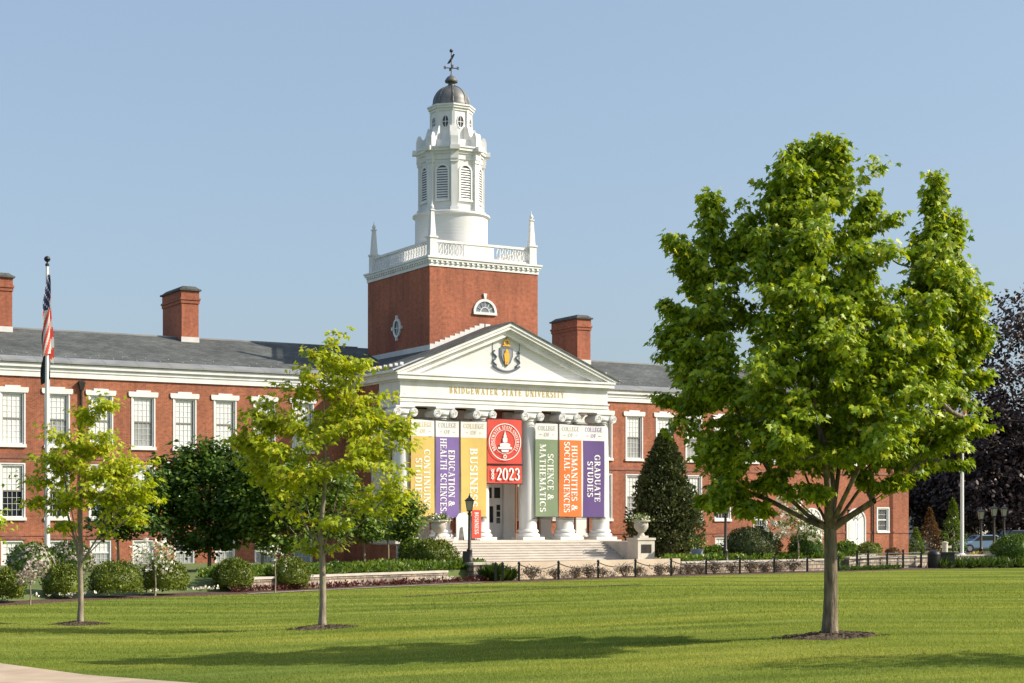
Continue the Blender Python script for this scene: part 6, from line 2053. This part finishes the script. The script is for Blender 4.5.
for a in range(0, 360, 60): q.prism_y([(-0.84+0.05*math.cos(R(a)), zc+0.36+0.05*math.sin(R(a))), (-0.84+0.14*math.cos(R(a+12)), zc+0.30+0.10*math.sin(R(a+12))), (-0.84+0.14*math.cos(R(a-12)), zc+0.30+0.10*math.sin(R(a-12)))][::-1], -0.061, -0.056)
q.build('emblem', M['ink_w'], yb)
# banner cables
for (ca_, cb_, z, lab) in ((409, 488, BZ1+0.12, 'upper cable carrying the three left banners'), (409, 488, BZ0-0.12, 'lower cable tying the three left banners'),
                         (533, 606.5, BZ1+0.14, 'upper cable carrying the three right banners'), (533, 606.5, BZ0-0.10, 'lower cable tying the three right banners')):
    q = MB(); a, b = bs(ca_), bs(cb_)
    q.tube([(a, BYF+0.04, z), ((a+b)/2, BYF+0.04, z-0.02), (b, BYF+0.04, z)], 0.022, 5)
    o = q.build('banner_cable', M['dark']); o.location = (BX, BY, 0); o.rotation_euler = (0, 0, BA)
    tag(o, lab, 'cable', 'banner cables')
q = MB(); a, b = bs(486), bs(523)
q.tube([(a, BYF+0.05, 8.5), (b, BYF+0.05, 8.5)], 0.022, 5); q.tube([(bs(516.5), BYF+0.06, 1.32), (bs(516.5), BYF+0.06, 4.66)], 0.03, 5)
o = q.build('banner_cable', mat('orange_cord', (0.42, 0.16, 0.06), 0.6)); o.location = (BX, BY, 0); o.rotation_euler = (0, 0, BA)
tag(o, 'orange cord running down from the red banners to the floor', 'cable', 'banner cables')

# red upright banner and white cut-out by the left middle column
t = thing('standing_banner', 'narrow red upright banner before the column left of the door', 'banner', bw(bs(476.5, 6.45), -6.45, 1.3), BA)
q = MB(); q.box(-0.30, 0.30, -0.01, 0.01, 0.12, 1.78); q.build('fabric', M['c_red'], t)
q = MB(); down_text(q, 'BUSINESS', 0.26, -0.13, 1.66, -0.02, 1.3); q.build('lettering', M['ink_w'], t)
q = MB(); q.tube([(-0.25, 0.05, 0.02), (0.25, 0.05, 0.02)], 0.03, 6); q.tube([(0, 0.04, 0.0), (0, 0.04, 1.8)], 0.02, 6); q.build('stand', M['dark'], t)
t = thing('cutout_board', 'white cut-out board with two legs beside the narrow red banner', 'board', bw(bs(462.5, 6.42), -6.42, 1.3), BA)
q = MB(); q.prism_y([(-0.40, 0.35), (-0.28, 0.30), (-0.2, 1.0), (0.0, 1.1), (0.12, 0.3), (0.34, 0.3), (0.40, 1.7), (0.2, 1.95), (-0.25, 1.85), (-0.42, 1.6)][::-1], -0.02, 0.02)
q.v = [(x, y, z - 0.28) for x, y, z in q.v]
q.build('board', M['white'], t)

# ------------------------------------------------------------------ flagpoles and flags
def flagpole(label, loc, h):
    t = thing('flagpole', label, 'flagpole', loc, 0, 'white flagpoles')
    q = MB(); q.lathe([(0.13, -0.1), (0.12, h*0.5), (0.07, h)], 14); q.build('pole', M['pole'], t, smooth=True)
    q = MB(); q.lathe([(0.10, h), (0.10, h+0.12), (0.04, h+0.14), (0.04, h+0.2)], 12); q.lathe([(0.02, h+0.2), (0.12, h+0.25), (0.17, h+0.36), (0.12, h+0.47), (0.02, h+0.52)], 14); q.build('finial', M['dark'], t, smooth=True)
    q = MB(); q.lathe([(0.32, -0.1), (0.3, 0.06), (0.16, 0.14)], 16); q.build('base_collar', M['pole'], t, smooth=True)
    q = MB(); q.tube([(0.16, -0.02, 1.2), (0.12, -0.02, h)], 0.01, 4); q.build('halyard', M['c_white'], t)
    return t
FZ = 87.0
FX = px(47.2, FZ)
fp1 = flagpole('tall white flagpole at left with two limp flags', (FX, FZ, 0.0), 15.45)
def limp_flag(name, label, loc, H_, folds, side, mats, colour, seed, w0=0.10, w1=0.52, back=0.0):
    t = thing(name, label, 'flag', loc)
    q = MB(); nu, nv = 26, 34; vs = []
    for j in range(nv+1):
        f = j / nv
        for i in range(nu+1):
            g = i / nu
            wdt = w0 + (w1 - w0) * min(1, f*1.6) ** 0.8 * (1 - 0.35*max(0, f-0.7)/0.3)
            x = side * (0.09 - back * min(1, 3*f) * (1 - g) + wdt * (0.5 - 0.5*math.cos(g*math.pi*folds)) * (0.55 + 0.45*g) * (0.8 + 0.3*math.sin(5*f+g*3)))
            y = -0.10 + 0.30*g + 0.05*math.sin(9*g + 3*f) - 0.15
            z = -H_ * f * (1 - 0.18*math.sin(g*3.1)*0.5) - g*0.25*f
            vs.append((x, y, z))
    fs, ms = [], []
    for j in range(nv):
        for i in range(nu):
            fs.append((j*(nu+1)+i, j*(nu+1)+i+1, (j+1)*(nu+1)+i+1, (j+1)*(nu+1)+i)); ms.append(colour((i+0.5)/nu, (j+0.5)/nv))
    q.add(vs, fs); q.m = ms
    q.build('cloth', mats, t, smooth=True)
    return t
def us(g, f):
    if f < 0.44 and g < 0.52: return 0 if (int(g*26)*3 + int(f*34)) % 7 else 2
    return 1 if int((f*1.0 + g*0.75) * 9) % 2 == 0 else 2
zt = zy(275, FZ)
limp_flag('national_flag', 'limp red white and blue stars and stripes on the left flagpole', (FX, FZ, zt), 4.3, 2.5, 1, [M['navy'], M['c_red'], M['c_white']], us, 1, 0.12, 0.58, 0.26)
# of the stars and stripes left of the pole', (FX, FZ+0.1, zy(292, FZ)), 2.9, 1.5, -1, [M['navy'], M['c_red'], M['c_white']], lambda g, f: us(g*0.5, f+0.05), 2, 0.05, 0.2) if False else None
limp_flag('black_flag', 'limp black flag below the national flag on the left flagpole', (FX, FZ+0.2, zy(330, FZ)), 2.55, 2.5, -1, [M['black_c'], M['black_c'], M['ink_g']], lambda g, f: 0, 3, 0.18, 0.70, 0.25)
FZ2 = 124.0
FX2 = px(962, FZ2)
fp2 = flagpole('white flagpole at right partly behind the large maple', (FX2, FZ2, 0.0), zy(372, FZ2))
limp_flag('white_flag', 'limp pale flag with red stripes on the right flagpole', (FX2, FZ2, zy(378, FZ2)), 3.2, 2.5, 1, [M['navy'], M['c_red'], M['c_white']], lambda g, f: 2 if f < 0.62 else (1 if int(f*14) % 2 else 2), 4, 0.1, 0.55)

# ------------------------------------------------------------------ right-hand furniture
rail = thing('metal_railing', 'black metal handrail with square posts before the right end of the building', 'railing', P3(860, 109.5, -0.6), 0)
q0 = None
rp_ = [(857, 106.2), (868, 107.2), (887, 108.6), (903, 109.8), (921, 111.0)]
ox, oy = px(860, 109.5), 109.5
for c, Z in rp_:
    q = MB(); q.box(-0.06, 0.06, -0.06, 0.06, 0, 1.18); q.box(-0.08, 0.08, -0.08, 0.08, 1.18, 1.22)
    if q0 is None: q0 = q.build('post', M['dark'], rail); o = q0
    else: o = q0.copy(); COL.objects.link(o); o.parent = rail
    o.location = (px(c, Z)-ox, Z-oy, 0)
for z in (0.45, 0.98):
    q = MB(); q.tube([(px(c, Z)-ox, Z-oy, z) for c, Z in rp_], 0.035, 6); q.build('rail', M['dark'], rail)
bin_ = thing('trash_bin', 'black domed litter bin at the end of the black railing', 'bin', P3(934, 110.6, -0.62))
q = MB(); q.lathe([(0.38, 0), (0.42, 0.1), (0.42, 0.85), (0.38, 0.88)], 18); q.build('body', M['dark'], bin_, smooth=True)
q = MB(); q.lathe([(0.43, 0.88), (0.42, 0.98), (0.30, 1.12), (0.08, 1.18)], 18); q.build('lid', M['dark'], bin_, smooth=True)
bin2 = thing('trash_bin', 'square black litter bin just right of the domed one', 'bin', P3(945.5, 111.0, -0.62))
q = MB(); q.box(-0.5, 0.5, -0.36, 0.36, 0, 0.95); q.box(-0.54, 0.54, -0.40, 0.40, 0.952, 1.05); q.build('body', M['dark'], bin2)
q = MB(); q.box(-0.3, 0.3, -0.375, -0.362, 0.6, 0.85); q.build('opening', M['glass'], bin2)
q = MB(); q.lathe([(0.20, 0), (0.20, 0.9), (0.23, 0.92), (0.23, 1.0), (0.05, 1.05)], 14)
tag(q.build('bollard', M['stone'], None, smooth=True, loc=P3(945, 119, 0.0)), 'pale stone bollard left of the right flagpole', 'bollard')

def car(label, loc, rz, col, kind='sedan'):
    t = thing('parked_car', label, 'car', loc, rz, 'parked cars at the far right')
    paint = mat('car_paint', col, 0.3, 0.1, 0.6)
    if kind == 'sedan':
        prof = [(-2.2, 0.32), (2.2, 0.32), (2.25, 0.62), (2.0, 0.82), (1.15, 0.93), (0.55, 1.40), (-0.85, 1.42), (-1.55, 0.98), (-2.15, 0.92), (-2.25, 0.6)]
        wprof = [(1.02, 0.96), (0.52, 1.34), (-0.80, 1.36), (-1.38, 1.0)]
    else:
        prof = [(-2.6, 0.42), (2.6, 0.42), (2.65, 0.85), (2.5, 1.08), (1.35, 1.16), (0.85, 1.78), (-1.9, 1.82), (-2.5, 1.15), (-2.65, 1.05)]
        wprof = [(1.2, 1.2), (0.8, 1.7), (-1.8, 1.74), (-2.25, 1.2)]
    q = MB(); q.prism_y(prof, -0.86, 0.86)
    b = q.build('body', paint, t)
    bv = b.modifiers.new('bevel', 'BEVEL'); bv.width = 0.09; bv.segments = 3
    for s in (-1, 1):
        q = MB(); q.prism_y(wprof[::-1], min(s*0.862, s*0.875), max(s*0.862, s*0.875)); q.build('side_window', M['glass'], t)
    ws = [(prof[4][0]-0.12, prof[4][1]+0.06), (prof[5][0]+0.05, prof[5][1]-0.03)]
    q = MB(); q.add([(ws[0][0]+0.03, -0.7, ws[0][1]), (ws[0][0]+0.03, 0.7, ws[0][1]), (ws[1][0]+0.03, 0.62, ws[1][1]), (ws[1][0]+0.03, -0.62, ws[1][1])], [(0, 1, 2, 3)]); q.build('windscreen', M['glass'], t)
    for x in (-1.4, 1.4):
        for s in (-1, 1):
            q = MB()
            n = 18; r_ = 0.34
            vs = [(x + r_*math.cos(2*math.pi*i/n), s*0.70, r_ + r_*math.sin(2*math.pi*i/n)) for i in range(n)] + [(x + r_*math.cos(2*math.pi*i/n), s*0.90, r_ + r_*math.sin(2*math.pi*i/n)) for i in range(n)]
            q.add(vs, [tuple(range(n)), tuple(range(n, 2*n))] + [(i, (i+1) % n, (i+1) % n + n, i+n) for i in range(n)])
            w = q.build('wheel', M['dark'], t)
            q = MB(); disc(q, x, r_, 0.2, 0.2, min(s*0.902, s*0.915), max(s*0.902, s*0.915), 14); q.build('rim', M['silver'], w)
    for s in (-1, 1):
        q = MB(); q.box(prof[2][0]-0.02, prof[2][0]+0.02, min(s*0.45, s*0.8), max(s*0.45, s*0.8), 0.62, 0.78); q.build('headlight', mat('lamp_clear', (0.8, 0.8, 0.78), 0.1), t)
    return t
car('light blue parked saloon car right of the flagpole', P3(982, 136, 0.0), R(188), (0.20, 0.30, 0.42))
car('dark navy parked tall car at the right edge', P3(1016, 141, 0.0), R(195), (0.02, 0.025, 0.05), 'suv')
# white arcaded building in the shade of the beeches
fb = thing('garden_pavilion', 'far pale low building with tall openings in shade behind the cars', 'building', P3(1022, 168, 0.0), R(20))
q = MB()
op = []
for i in range(7):
    x = -9 + i*3
    op.append((x-1.0, x+1.0, 0.2, 3.2))
wall_open(q, -10.5, 10.5, -0.2, 4.4, 0, op, 0.5); q.box(-10.5, 10.5, 0.5, 8, -0.2, 4.4)
q.build('wall', M['stone'], fb)
q = MB(); q.prism_x([(-0.6, 4.4), (8.6, 4.4), (4, 6.4)], -11, 11); q.build('roof', M['slate'], fb)
for i in range(7):
    x = -9 + i*3
    q = MB(); q.box(x-1.0, x+1.0, 0.42, 0.48, 0.2, 3.2); q.build('opening', M['glass'], fb)
